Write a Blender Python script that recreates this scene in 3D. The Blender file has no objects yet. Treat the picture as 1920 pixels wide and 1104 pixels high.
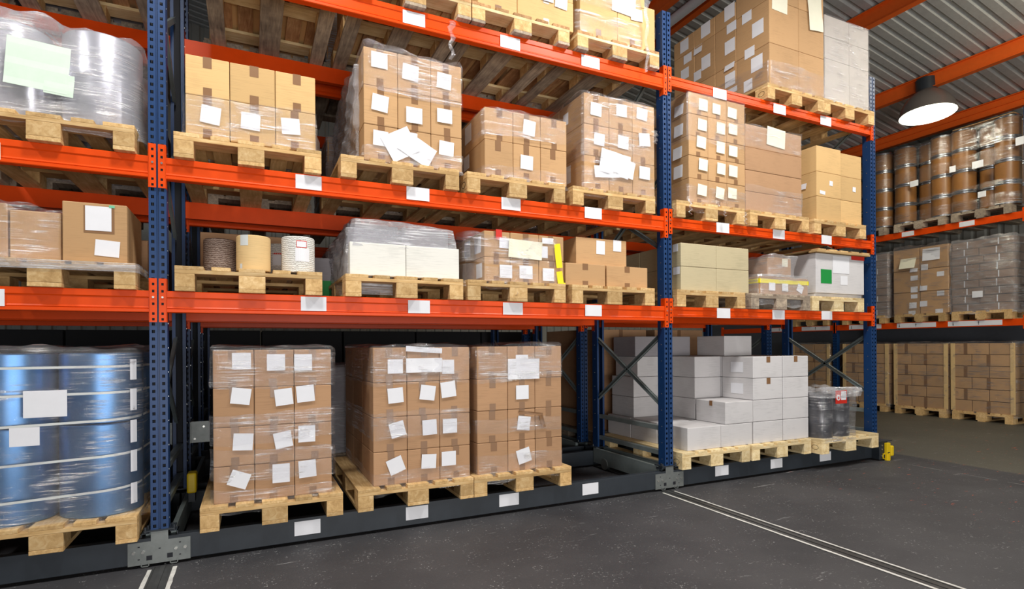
import bpy, bmesh, math, random
from mathutils import Vector, Matrix
S = bpy.context.scene
COL = S.collection
PI = math.pi
# ------------------------------------------------------------------ camera
CAM = Vector((0.4715, -3.7194, 1.2367)); YAW = -0.44053; ROLL = -0.00654; FPX = 1041.8; PCX, PCY = 960.0, 648.03
_f = Vector((-math.sin(YAW), math.cos(YAW), 0)); _r = Vector((math.cos(YAW), math.sin(YAW), 0)); _u = Vector((0, 0, 1))
RT = _r*math.cos(ROLL) + _u*math.sin(ROLL); UP = -_r*math.sin(ROLL) + _u*math.cos(ROLL)
cd = bpy.data.cameras.new('camera'); cam = bpy.data.objects.new('camera', cd); COL.objects.link(cam)
cd.sensor_width = 36; cd.lens = FPX*36/1920; cd.shift_y = (PCY-552)/1920; cd.clip_start = .05; cd.clip_end = 200
m = Matrix((RT, UP, -_f)).transposed().to_4x4(); m.translation = CAM; cam.matrix_world = m
S.camera = cam
# ------------------------------------------------------------------ world, light, exposure
S.view_settings.view_transform = 'Standard'; S.view_settings.look = 'None'; S.view_settings.gamma = 1
S.view_settings.exposure = 0.1
W = bpy.data.worlds.new('world'); S.world = W; W.use_nodes = True
bg = W.node_tree.nodes['Background']; bg.inputs[0].default_value = (.80, .90, 1, 1); bg.inputs[1].default_value = .18
def area(name, loc, target, size, power, color=(1, .985, .95), sizey=None, shape='RECTANGLE'):
    l = bpy.data.lights.new(name, 'AREA'); l.shape = shape; l.size = size; l.size_y = sizey or size; l.energy = power; l.color = color
    o = bpy.data.objects.new(name, l); COL.objects.link(o); o.location = loc
    o.rotation_euler = (Vector(target)-Vector(loc)).to_track_quat('-Z', 'Y').to_euler(); return o
for k, (x, pw) in enumerate(((-2.4, 84), (.5, 88), (3.6, 108), (6.4, 58))):
    area('high_bay_light', (x, -1.6, 4.9), (x, -1.2, 0), .6, pw, shape='DISK')
area('underside_fill', (1.6, -6.2, .9), (2.6, 0, 3.4), 4.5, 190, (1, .98, .96), 1.4)  # added fill aimed up at the pallet undersides and load fronts
area('far_aisle_light', (8.7, -1.5, 5.0), (9.5, 1.0, 1.0), .6, 52, (1, .93, .72), shape='DISK')
area('roof_fill', (6.2, -8.5, 1.2), (9.2, 1, 4.6), 3.5, 120, (1, .97, .9), 2.2)  # added fill that brightens the roof and purlins

def at(px, py, **pl):
    """world point where the view through a picture position meets a plane x=, y= or z="""
    d = _f + RT*((px-PCX)/FPX) - UP*((py-PCY)/FPX)
    (a, v), = pl.items(); i = 'xyz'.index(a)
    return CAM + d*((v-CAM[i])/d[i])

# ------------------------------------------------------------------ materials
def srgb(r, g, b):
    f = lambda c: (c/255/12.92) if c/255 <= .04045 else ((c/255+.055)/1.055)**2.4
    return (f(r), f(g), f(b), 1)
class N:
    def __init__(s, name):
        s.m = bpy.data.materials.new(name); s.m.use_nodes = True; s.t = s.m.node_tree; s.n = s.t.nodes
        s.p = s.n['Principled BSDF']; s.out = s.n['Material Output']
    def add(s, t, **k):
        n = s.n.new(t)
        for a, v in k.items():
            if a[0] == '_': n.inputs[a[1:].replace('__', ' ')].default_value = v
            else: setattr(n, a, v)
        return n
    def l(s, a, b): s.t.links.new(a, b)
    def coord(s, scale=(1, 1, 1), rot=(0, 0, 0), kind='Object', rnd=False):
        c = s.add('ShaderNodeTexCoord'); mp = s.add('ShaderNodeMapping'); mp.inputs['Scale'].default_value = scale; mp.inputs['Rotation'].default_value = rot
        s.l(c.outputs[kind], mp.inputs[0])
        if rnd:
            oi = s.add('ShaderNodeObjectInfo'); mu = s.add('ShaderNodeVectorMath', operation='SCALE'); mu.inputs[0].default_value = (37, 71, 53)
            s.l(oi.outputs['Random'], mu.inputs['Scale']); s.l(mu.outputs[0], mp.inputs['Location'])
        return mp.outputs[0]
    def noise(s, vec, scale, detail=3, rough=.5, dist=0):
        n = s.add('ShaderNodeTexNoise'); n.inputs['Scale'].default_value = scale; n.inputs['Detail'].default_value = detail
        n.inputs['Roughness'].default_value = rough; n.inputs['Distortion'].default_value = dist; s.l(vec, n.inputs['Vector']); return n.outputs[0]
    def ramp(s, fac, *stops):
        r = s.add('ShaderNodeValToRGB'); e = r.color_ramp.elements
        while len(e) < len(stops): e.new(.5)
        for k, (p, c) in enumerate(stops):
            e[k].position = p; e[k].color = c if hasattr(c, '__len__') else (c, c, c, 1)
        s.l(fac, r.inputs[0]); return r.outputs[0]
    def bump(s, h, strength, dist=.01):
        b = s.add('ShaderNodeBump'); b.inputs['Strength'].default_value = strength; b.inputs['Distance'].default_value = dist
        s.l(h, b.inputs['Height']); return b.outputs[0]
    def val(s, rnd_amt):  # per-object brightness
        oi = s.add('ShaderNodeObjectInfo'); mr = s.add('ShaderNodeMapRange'); mr.inputs[3].default_value = 1-rnd_amt; mr.inputs[4].default_value = 1+rnd_amt
        s.l(oi.outputs['Random'], mr.inputs[0]); return mr.outputs[0]
def plain(name, col, rough=.5, metal=0, var=0, spec=.5, grain=0):
    k = N(name); k.p.inputs['Base Color'].default_value = col; k.p.inputs['Roughness'].default_value = rough; k.p.inputs['Metallic'].default_value = metal
    k.p.inputs['Specular IOR Level'].default_value = spec
    if grain:
        v = k.coord(); n = k.noise(v, 14, 5, .65)
        c = k.ramp(n, (.3, [x*(1-grain) for x in col[:3]]+[1]), (.7, [min(1, x*(1+grain)) for x in col[:3]]+[1])); k.l(c, k.p.inputs['Base Color'])
    return k.m
def card(name, col, var=.1):
    k = N(name); v = k.coord((1, 1, 1), rnd=True)
    fl = k.noise(k.coord((3, 3, 60), rnd=True), 3, 3)           # corrugation flutes
    n = k.noise(v, 4, 4, .6)
    mixn = k.add('ShaderNodeMath', operation='ADD'); k.l(n, mixn.inputs[0]); k.l(fl, mixn.inputs[1])
    c = k.ramp(mixn.outputs[0], (.75, [x*.93 for x in col[:3]]+[1]), (1.25, [min(1, x*1.06) for x in col[:3]]+[1]))
    hs = k.add('ShaderNodeHueSaturation'); k.l(c, hs.inputs['Color']); k.l(k.val(var), hs.inputs['Value']); k.l(hs.outputs[0], k.p.inputs['Base Color'])
    k.p.inputs['Roughness'].default_value = .75; k.p.inputs['Specular IOR Level'].default_value = .25
    k.l(k.bump(fl, .12, .003), k.p.inputs['Normal']); return k.m
def wood(name, cols, axis='y'):
    k = N(name); sc = {'x': (2, 22, 22), 'y': (22, 2, 22), 'z': (14, 14, 14)}[axis]
    v = k.coord(sc, rnd=True); n = k.noise(v, 2.2, 5, .65, .6); n2 = k.noise(k.coord((3, 3, 3), rnd=True), 3, 2)
    a = k.add('ShaderNodeMath', operation='MULTIPLY_ADD'); k.l(n2, a.inputs[0]); a.inputs[1].default_value = .5; k.l(n, a.inputs[2])
    c = k.ramp(a.outputs[0], (.45, cols[0]), (.75, cols[1]), (1.0, cols[2]))
    hs = k.add('ShaderNodeHueSaturation'); k.l(c, hs.inputs['Color']); k.l(k.val(.22), hs.inputs['Value']); k.l(hs.outputs[0], k.p.inputs['Base Color'])
    k.p.inputs['Roughness'].default_value = .8; k.p.inputs['Specular IOR Level'].default_value = .2; k.l(k.bump(n, .35, .004), k.p.inputs['Normal']); return k.m
def film(name, haze=.06, gloss=.7, tint=(.97, .97, .98), lo=.45, bumpd=.0085):
    """stretch film: clear sheet with tight, shallow wrinkles that catch the lamps, plus white streaks painted as glints"""
    k = N(name); k.n.remove(k.p)
    v1 = k.coord((1.8, 1.8, 62), (.05, .04, 0), rnd=True); v2 = k.coord((2, 2, 3), rnd=True)
    n1 = k.noise(v1, 1.6, 6, .7, .5); n2 = k.noise(v2, 1.7, 3, .6, .8); n3 = k.noise(k.coord((14, 14, 20), (0, .5, 0), rnd=True), 2, 4, .6, 1.5)
    ad = k.add('ShaderNodeMath', operation='MULTIPLY_ADD'); k.l(n3, ad.inputs[0]); ad.inputs[1].default_value = .22; k.l(n1, ad.inputs[2])
    nb = k.bump(ad.outputs[0], 1.0, bumpd)
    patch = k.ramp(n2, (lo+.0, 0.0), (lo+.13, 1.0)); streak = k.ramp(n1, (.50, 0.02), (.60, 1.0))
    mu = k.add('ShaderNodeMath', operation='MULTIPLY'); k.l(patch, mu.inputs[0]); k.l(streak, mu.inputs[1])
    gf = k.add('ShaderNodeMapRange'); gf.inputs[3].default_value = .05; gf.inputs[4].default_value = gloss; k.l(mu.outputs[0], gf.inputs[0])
    hz = k.add('ShaderNodeMapRange'); hz.inputs[3].default_value = haze; hz.inputs[4].default_value = min(.9, haze*2+.2); k.l(mu.outputs[0], hz.inputs[0])  # film haze, whitened along the wrinkles to stand in for glints
    tr = k.add('ShaderNodeBsdfTransparent'); tr.inputs[0].default_value = (*tint, 1)
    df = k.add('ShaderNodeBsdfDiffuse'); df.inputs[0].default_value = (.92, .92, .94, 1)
    gl = k.add('ShaderNodeBsdfGlossy'); gl.inputs['Roughness'].default_value = .13; gl.inputs[0].default_value = (1, 1, 1, 1); k.l(nb, gl.inputs['Normal']); k.l(nb, df.inputs['Normal'])
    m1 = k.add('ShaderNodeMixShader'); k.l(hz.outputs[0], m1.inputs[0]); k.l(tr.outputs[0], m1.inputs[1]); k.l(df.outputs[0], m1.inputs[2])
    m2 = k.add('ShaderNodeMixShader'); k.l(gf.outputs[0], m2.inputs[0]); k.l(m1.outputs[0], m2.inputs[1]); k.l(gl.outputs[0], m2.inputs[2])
    k.l(m2.outputs[0], k.out.inputs[0]); return k.m
M = {}
M['orange'] = plain('orange_enamel', srgb(222, 72, 8), .38, grain=.04, spec=.25)
M['purlin'] = plain('purlin_paint', srgb(236, 104, 36), .5, grain=.05, spec=.2)
M['blue'] = plain('blue_enamel', srgb(16, 54, 100), .42, grain=.06)
M['hole'] = plain('hole_shade', (.006, .007, .012, 1), .7)  # near-black colour stands in for the shade inside holes and hollow posts
M['base'] = plain('charcoal_steel', srgb(38, 44, 51), .5, grain=.1)
M['galv'] = plain('galvanised_steel', srgb(128, 132, 130), .42, .5, grain=.12)
M['bolt'] = plain('bright_zinc', srgb(215, 215, 210), .25, .9)
M['brace'] = plain('brace_steel', srgb(128, 138, 138), .4, .35, grain=.1)
M['yellow'] = plain('yellow_paint', srgb(225, 190, 20), .4)
M['white'] = plain('paper_white', srgb(228, 228, 232), .7, grain=.02)
M['cream'] = plain('paper_cream', srgb(232, 228, 205), .7, grain=.03)
M['mint'] = plain('paper_mint', srgb(208, 226, 208), .7, grain=.04)
M['tape'] = plain('brown_tape', srgb(134, 98, 66), .35)
M['ytape'] = plain('yellow_tape', srgb(238, 222, 20), .5)
M['red'] = plain('red_card', srgb(205, 40, 24), .5)
M['green'] = plain('green_card', srgb(20, 140, 60), .5)
M['greenpale'] = plain('pale_green_dot', srgb(110, 190, 150), .5)
M['black'] = plain('black_ink', (.01, .01, .01, 1), .6)
M['strap'] = plain('white_strap', srgb(205, 208, 205), .4)
M['card'] = card('brown_cardboard', srgb(184, 146, 104))
M['cardlight'] = card('tan_cardboard', srgb(202, 166, 114))
M['cardpink'] = card('rosy_cardboard', srgb(172, 134, 100))
M['khaki'] = card('khaki_cardboard', srgb(186, 173, 140), .03)
M['cardwhite'] = card('white_cardboard', srgb(200, 197, 197), .04)
M['cardgrey'] = card('grey_cardboard', srgb(150, 146, 150), .05)
M['cream_box'] = card('cream_cardboard', srgb(222, 220, 212), .03)
WOODY = (srgb(168, 132, 84), srgb(200, 164, 112), srgb(220, 190, 142))
WOODP = (srgb(190, 160, 110), srgb(222, 198, 150), srgb(238, 220, 180))
WOODG = (srgb(116, 104, 94), srgb(164, 148, 130), srgb(198, 180, 156))
WOODT = (srgb(136, 98, 66), srgb(176, 134, 92), srgb(206, 168, 122))
for kk, cc in (('t', WOODT), ('y', WOODY), ('p', WOODP), ('g', WOODG)):
    for ax in 'xyz': M['wood'+kk+ax] = wood('pallet_wood_'+kk+ax, cc, ax)
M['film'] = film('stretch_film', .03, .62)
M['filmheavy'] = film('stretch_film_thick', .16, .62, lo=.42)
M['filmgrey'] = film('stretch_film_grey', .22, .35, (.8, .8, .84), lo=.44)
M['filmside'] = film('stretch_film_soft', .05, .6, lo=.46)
k = N('silver_foil'); k.p.inputs['Base Color'].default_value = srgb(190, 190, 200); k.p.inputs['Metallic'].default_value = .6; k.p.inputs['Roughness'].default_value = .3; M['silver'] = k.m
k = N('blue_film_roll'); k.p.inputs['Base Color'].default_value = srgb(78, 122, 168); k.p.inputs['Metallic'].default_value = .7; k.p.inputs['Roughness'].default_value = .32
k.p.inputs['Anisotropic'].default_value = .4; M['blueroll'] = k.m
k = N('black_plastic'); k.p.inputs['Base Color'].default_value = (.02, .02, .03, 1); k.p.inputs['Roughness'].default_value = .3; M['blackdrum'] = k.m
M['kraft'] = card('kraft_paper_roll', srgb(212, 180, 128), .03)
def knit(name, a, b):
    k = N(name); w = k.add('ShaderNodeTexWave', wave_type='BANDS', bands_direction='Z'); w.inputs['Scale'].default_value = 26; w.inputs['Distortion'].default_value = 5; w.inputs['Detail Scale'].default_value = 3
    k.l(k.coord((1, 1, 1)), w.inputs[0]); k.l(k.ramp(w.outputs[1], (.2, a), (.8, b)), k.p.inputs['Base Color']); k.p.inputs['Roughness'].default_value = .6
    k.l(k.bump(w.outputs[1], .4, .004), k.p.inputs['Normal']); return k.m
M['whiteroll'] = knit('embossed_white_roll', srgb(185, 182, 175), srgb(232, 230, 224))
M['greyroll'] = knit('wrapped_brown_roll', srgb(110, 88, 76), srgb(172, 154, 142))
M['fibre'] = plain('fibre_drum_brown', srgb(138, 94, 50), .35, grain=.08)
M['rim'] = plain('drum_rim_steel', srgb(150, 155, 162), .25, .9)
M['cardpale'] = card('pale_warm_cardboard', srgb(186, 178, 168), .03)
M['deepshade'] = plain('shade_black', (.02, .02, .022, 1), .9)  # black colour stands in for deep shade behind the racks
M['sack'] = card('bagged_brown', srgb(128, 98, 74))

# floor
k = N('asphalt_floor'); tc = k.coord((1, 1, 1)); big = k.noise(tc, .9, 4, .6); fine = k.noise(tc, 60, 5, .7); mid = k.noise(tc, 7, 6, .7, .3)
sx = k.add('ShaderNodeSeparateXYZ'); k.l(tc, sx.inputs[0])
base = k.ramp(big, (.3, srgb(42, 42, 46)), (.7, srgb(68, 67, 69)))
bright = k.ramp(big, (.3, srgb(74, 72, 64)), (.7, srgb(88, 85, 74)))  # paler, browner concrete of the cross aisle
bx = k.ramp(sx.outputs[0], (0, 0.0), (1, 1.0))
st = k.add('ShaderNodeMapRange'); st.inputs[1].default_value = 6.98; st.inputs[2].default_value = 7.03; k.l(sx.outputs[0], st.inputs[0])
mx = k.add('ShaderNodeMix', data_type='RGBA'); k.l(st.outputs[0], mx.inputs[0]); k.l(base, mx.inputs[6]); k.l(bright, mx.inputs[7])
sp = k.ramp(fine, (.585, 0.0), (.65, .8)); pt = k.ramp(mid, (.5, 0.03), (.62, 1.0))
mm = k.add('ShaderNodeMath', operation='MULTIPLY'); k.l(sp, mm.inputs[0]); k.l(pt, mm.inputs[1])
mx2 = k.add('ShaderNodeMix', data_type='RGBA'); k.l(mm.outputs[0], mx2.inputs[0]); k.l(mx.outputs[2], mx2.inputs[6]); mx2.inputs[7].default_value = srgb(190, 190, 188)
scr = k.noise(k.coord((1, 7, 1), (0, 0, .5)), 2.6, 8, .75, .4); sc2 = k.ramp(scr, (.635, 0.0), (.66, .55)); mx3 = k.add('ShaderNodeMix', data_type='RGBA')
k.l(sc2, mx3.inputs[0]); k.l(mx2.outputs[2], mx3.inputs[6]); mx3.inputs[7].default_value = srgb(160, 160, 160)
on_ = k.noise(k.coord((3, 9, 1), (0, 0, .6)), 2.2, 5, .7); oa = k.ramp(on_, (.655, 0.0), (.665, 1.0)); sy = k.ramp(sx.outputs[1], (0, 0.0), (1, 0.0))
ox = k.add('ShaderNodeMapRange'); ox.inputs[1].default_value = 4.6; ox.inputs[2].default_value = 5.6; k.l(sx.outputs[0], ox.inputs[0])
om = k.add('ShaderNodeMath', operation='MULTIPLY'); k.l(oa, om.inputs[0]); k.l(ox.outputs[0], om.inputs[1])
mx4 = k.add('ShaderNodeMix', data_type='RGBA'); k.l(om.outputs[0], mx4.inputs[0]); k.l(mx3.outputs[2], mx4.inputs[6]); mx4.inputs[7].default_value = srgb(196, 84, 50)
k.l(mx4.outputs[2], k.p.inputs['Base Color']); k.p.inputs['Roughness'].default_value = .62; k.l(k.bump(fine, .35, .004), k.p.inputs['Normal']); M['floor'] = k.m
M['sealant'] = plain('pale_joint_sealant', srgb(205, 204, 198), .7, grain=.25)
M['faintseam'] = plain('worn_seam', srgb(122, 121, 118), .7, grain=.3)
M['railsteel'] = plain('rail_steel', srgb(84, 84, 84), .4, .6, grain=.2)
M['roofsheet'] = plain('roof_sheet', srgb(186, 188, 186), .5, .2, grain=.08)
M['wallsheet'] = plain('wall_sheet', srgb(176, 176, 168), .5, .1, grain=.05)
M['plinth'] = plain('dark_plinth', srgb(92, 96, 104), .3, grain=.06)
M['lampshade'] = plain('brushed_lampshade', srgb(120, 112, 108), .35, .35)
k = N('lit_reflector'); k.p.inputs['Emission Color'].default_value = (1, 1, .80, 1); k.p.inputs['Emission Strength'].default_value = .35; k.p.inputs['Base Color'].default_value = (.8, .8, .75, 1); M['lampin'] = k.m
k = N('lamp_bulb'); k.p.inputs['Emission Color'].default_value = (1, .97, .85, 1); k.p.inputs['Emission Strength'].default_value = 25; M['bulb'] = k.m

# ------------------------------------------------------------------ mesh helpers
class MB:
    def __init__(s): s.b = bmesh.new()
    def box(s, x0, x1, y0, y1, z0, z1, bevel=0, mat=None):
        r = bmesh.ops.create_cube(s.b, size=1); vs = r['verts']
        for v in vs: v.co = ((x0+x1)/2+v.co.x*(x1-x0), (y0+y1)/2+v.co.y*(y1-y0), (z0+z1)/2+v.co.z*(z1-z0))
        if mat is not None: bmesh.ops.transform(s.b, matrix=mat, verts=vs)
        if bevel:
            es = list({e for v in vs for e in v.link_edges})
            bmesh.ops.bevel(s.b, geom=es, offset=bevel, segments=2, affect='EDGES', profile=.5)
        return s
    def cyl(s, c, r, h, seg=24, r2=None, mat=None, caps=True):
        g = bmesh.ops.create_cone(s.b, cap_ends=caps, segments=seg, radius1=r, radius2=r if r2 is None else r2, depth=h)
        bmesh.ops.translate(s.b, vec=(c[0], c[1], c[2]+h/2), verts=g['verts'])
        if mat is not None: bmesh.ops.transform(s.b, matrix=mat, verts=g['verts'])
        return s
    def bar(s, p, q, w, d, bevel=0):
        p, q = Vector(p), Vector(q); L = (q-p).length; rot = (q-p).to_track_quat('Z', 'Y').to_matrix().to_4x4(); rot.translation = p
        return s.box(-w/2, w/2, -d/2, d/2, 0, L, bevel, rot)
    def lathe(s, prof, seg=32, c=(0, 0, 0), close=False):
        rings = [[s.b.verts.new((c[0]+r*math.cos(2*PI*k/seg), c[1]+r*math.sin(2*PI*k/seg), c[2]+z)) for k in range(seg)] for r, z in prof]
        for a, b in zip(rings, rings[1:]):
            for k in range(seg):
                f = s.b.faces.new((a[k], a[(k+1) % seg], b[(k+1) % seg], b[k]))
        if close: s.b.faces.new(list(reversed(rings[0]))); s.b.faces.new(rings[-1])
        return s
    def tube(s, pts, r, seg=8):
        pts = [Vector(p) for p in pts]; prev = None
        for i, p in enumerate(pts):
            t = (pts[min(i+1, len(pts)-1)]-pts[max(i-1, 0)]).normalized(); qt = t.to_track_quat('Z', 'Y')
            ring = [s.b.verts.new(p+qt @ Vector((r*math.cos(2*PI*k/seg), r*math.sin(2*PI*k/seg), 0))) for k in range(seg)]
            if prev:
                for k in range(seg): s.b.faces.new((prev[k], prev[(k+1) % seg], ring[(k+1) % seg], ring[k]))
            else: s.b.faces.new(list(reversed(ring)))
            prev = ring
        s.b.faces.new(prev); return s
    def mesh(s, name, mat, smooth=False):
        me = bpy.data.meshes.new(name); bmesh.ops.recalc_face_normals(s.b, faces=s.b.faces); s.b.to_mesh(me); s.b.free(); me.materials.append(M[mat] if isinstance(mat, str) else mat)
        if smooth:
            for p in me.polygons: p.use_smooth = True
            try: me.set_sharp_from_angle(angle=math.radians(35))
            except Exception: pass
        return me
    def obj(s, name, mat, parent=None, loc=(0, 0, 0), smooth=False): return link(name, s.mesh(name, mat, smooth), parent, loc)
def link(name, me, parent=None, loc=(0, 0, 0)):
    o = bpy.data.objects.new(name, me); COL.objects.link(o); o.location = loc
    if parent: o.parent = parent
    return o
def tag(o, label, cat, group=None):
    o['label'] = label; o['category'] = cat
    if group: o['group'] = group
    return o
def empty(name, loc, label, cat, group=None, rz=0):
    o = bpy.data.objects.new(name, None); COL.objects.link(o); o.location = loc; o.rotation_euler.z = rz; o.empty_display_size = .1
    return tag(o, label, cat, group)
def struct(o): o['kind'] = 'structure'; return o
def tree_copy(o, parent=None):
    c = o.copy(); COL.objects.link(c); c.parent = parent
    for ch in list(o.children): tree_copy(ch, c)
    return c
rnd = random.Random(7)

# ------------------------------------------------------------------ shell
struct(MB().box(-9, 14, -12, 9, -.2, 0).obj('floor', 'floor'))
for n, xc in ((1, .02), (2, 3.64)):
    struct(MB().box(xc-.05, xc+.05, -12, -.02, 0, .002).box(xc-.012, xc+.012, -12, -.02, .002, .006).box(xc-.05, xc-.04, -12, -.02, .002, .005).box(xc+.04, xc+.05, -12, -.02, .002, .005).obj('trim_%d' % (2*n-1), 'railsteel'))
    b = MB()
    for sgn in (-1, 1):
        xs = xc+sgn*.06; y = -12.0; pv = None; r = random.Random(n*10+sgn)
        while y < -.03:
            w = .010+r.random()*.005; a, c_ = b.b.verts.new((xs-w, y, .003)), b.b.verts.new((xs+w, y, .003))
            if pv: b.b.faces.new((pv[0], pv[1], c_, a))
            pv = (a, c_); y += .06
    struct(b.obj('trim_%d' % (2*n), 'sealant'))
b = MB(); r = random.Random(5); y = -.35
while y > -11:
    L = .05+r.random()*.35; x = 6.52+r.random()*.02; b.box(x, x+.004+r.random()*.006, y-L, y, 0, .0015); y -= L+.02+r.random()*.12
struct(b.obj('trim_6', 'faintseam'))
SL = .175; ROOF = lambda x: 7.1175-SL*x
def corrugated(n, pitch, d, f, name, mat):   # f(s, k) -> two points for ridge line offset
    b = MB(); prev = None
    for i in range(n):
        for s_, h in ((0, 0), (.28, 0), (.38, d), (.62, d), (.72, 0)):
            p, q_ = f((i+s_)*pitch, h); a, c_ = b.b.verts.new(p), b.b.verts.new(q_)
            if prev: b.b.faces.new((prev[0], prev[1], c_, a))
            prev = (a, c_)
    return struct(b.obj(name, mat))
corrugated(117, .18, .035, lambda t, h: ((-9, -12+t, ROOF(-9)+h), (12.4, -12+t, ROOF(12.4)+h)), 'ceiling', 'roofsheet')
corrugated(105, .2, .03, lambda t, h: ((12.1+h, -12+t, 1.75), (12.1+h, -12+t, ROOF(12.1)+.05)), 'wall_right', 'wallsheet')
struct(MB().box(12.08, 12.3, -12, 9, 0, 1.76).obj('baseboard_right', 'plinth'))
corrugated(107, .2, .03, lambda t, h: ((-9+t, 8.0+h, 0), (-9+t, 8.0+h, ROOF(-9+t)+.1)), 'wall_back', 'wallsheet')
PX = [11.34, 9.95, 8.03, 6.1, 5.7, 4.0, 2.3, .6, -1.1]
for i, x in enumerate(PX):
    z = ROOF(x); b = MB(); hgt = .22
    b.box(x-.006, x+.006, -12, 7.98, z-hgt, z-.015); b.box(x-.05, x+.05, -12, 7.98, z-hgt-.01, z-hgt); b.box(x-.05, x+.05, -12, 7.98, z-.02, z-.008)
    if i == 0: b.box(x-.03, x+.03, -12, 7.98, z-hgt*.55, z-hgt*.5)
    o = b.obj('purlin', 'purlin')
    tag(o, ['lowest orange roof purlin, just in front of the right wall top', 'orange roof purlin that the lit lamp hangs from', 'orange roof purlin behind the pale wrapped cartons on the top shelf',
            'orange roof purlin crossing behind the top of the second upright'][i] if i < 4 else 'orange roof purlin above the racks, %s from the right wall' % ['fifth', 'sixth', 'seventh', 'eighth', 'ninth'][i-4], 'purlin', 'roof purlins')

# ------------------------------------------------------------------ rack
Z1, Z2, Z3, ZT = 1.562, 2.325, 3.538, 4.08
PX1, PX2, PX3 = 0.0, 3.7, 6.5
DEP = 1.1; FW = .087
def upright_mesh(z0, z1, w=FW, d=.085, mat='blue'):
    """profile with its perforated face at y=0, facing -y"""
    b = MB(); hw = w/2; pitch = .0425; n = int((z1-z0)/pitch)
    V = {}
    def vert(x, y, z):
        key = (round(x, 5), round(y, 5), round(z, 5))
        if key not in V: V[key] = b.b.verts.new((x, y, z))
        return V[key]
    xs = [-hw, -.0315, -.0165, -.006, .006, .0165, .0315, hw]
    ys = [0, 0, 0, 0, .0, 0, 0, 0]
    for i in range(n):
        za = z0+i*pitch; lv = [za, za+.012, za+.030, za+pitch] if i < n-1 else [za, za+.012, za+.030, z1]
        for j in range(3):
            for c in range(7):
                if j == 1 and c in (1, 5): continue
                yy = .012 if c == 3 else 0
                b.b.faces.new((vert(xs[c], yy, lv[j]), vert(xs[c+1], yy, lv[j]), vert(xs[c+1], yy, lv[j+1]), vert(xs[c], yy, lv[j+1])))
    for sx_ in (-.006, .006):   # groove cheeks
        b.b.faces.new((b.b.verts.new((sx_, 0, z0)), b.b.verts.new((sx_, .012, z0)), b.b.verts.new((sx_, .012, z1)), b.b.verts.new((sx_, 0, z1))))
    for s_ in (-1, 1):
        b.box(s_*hw-(.003 if s_ > 0 else 0), s_*hw+(0 if s_ > 0 else .003), .0005, d, z0, z1)
        b.box(min(s_*hw, s_*.022), max(s_*hw, s_*.022), d-.003, d, z0, z1)
    return b.mesh('upright_profile', mat)
def uprights_dots(z0, z1, d):
    b = MB(); z = z0+.05
    while z < z1-.03:
        for s_ in (-1, 1): b.box(s_*(FW/2+.0008)-.001, s_*(FW/2+.0008)+.001, d*.42, d*.42+.008, z, z+.006)
        z += .14
    return b.mesh('side_bolts', 'bolt')
UPM = upright_mesh(.205, ZT); UPH = MB().box(-.03, .03, .022, .024, .205, ZT-.002).mesh('shade_backing', 'hole'); UPD = uprights_dots(.205, ZT, .085)  # black backing added inside the post so its holes look shaded
def frame(x, y, label, group, flip=False):
    t = empty('rack_upright_frame', (x, y, 0), label, 'rack upright', group)
    for nm, yy, rz in (('front_post', 0, 0), ('rear_post', DEP+.0, PI)):
        p = link('post', UPM, t, (0, yy, 0)); p.rotation_euler.z = rz
        link('shade_backing', UPH, p); link('rivet_dots', UPD, p)['kind'] = 'stuff'
        MB().box(-.075, .075, -.01, .1, .198, .206).cyl((-.06, .03, .206), .007, .02, 8).cyl((.06, .03, .206), .007, .02, 8).obj('foot_plate', 'base', p)
    def br(y0, z0, y1, z1):
        s = -.012 if y1 > y0 else .012
        MB().bar((s, y0, z0), (s, y1, z1), .004, .04).bar((s-.01, y0, z0+.018), (s-.01, y1, z1+.018), .022, .003).bar((s-.01, y0, z0-.018), (s-.01, y1, z1-.018), .022, .003).obj('diagonal_brace', 'brace', t)
    def hz(z): MB().box(-.02, .02, .07, DEP-.07, z-.02, z+.02, .002).obj('horizontal_brace', 'brace', t)
    hz(.515); hz(.30)
    for za in (.7, 2.05, 3.05):
        zb = za+.62
        br(.07, za+.02, DEP-.07, zb-.02); br(.07, zb, DEP-.07, za)
    return t
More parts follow.
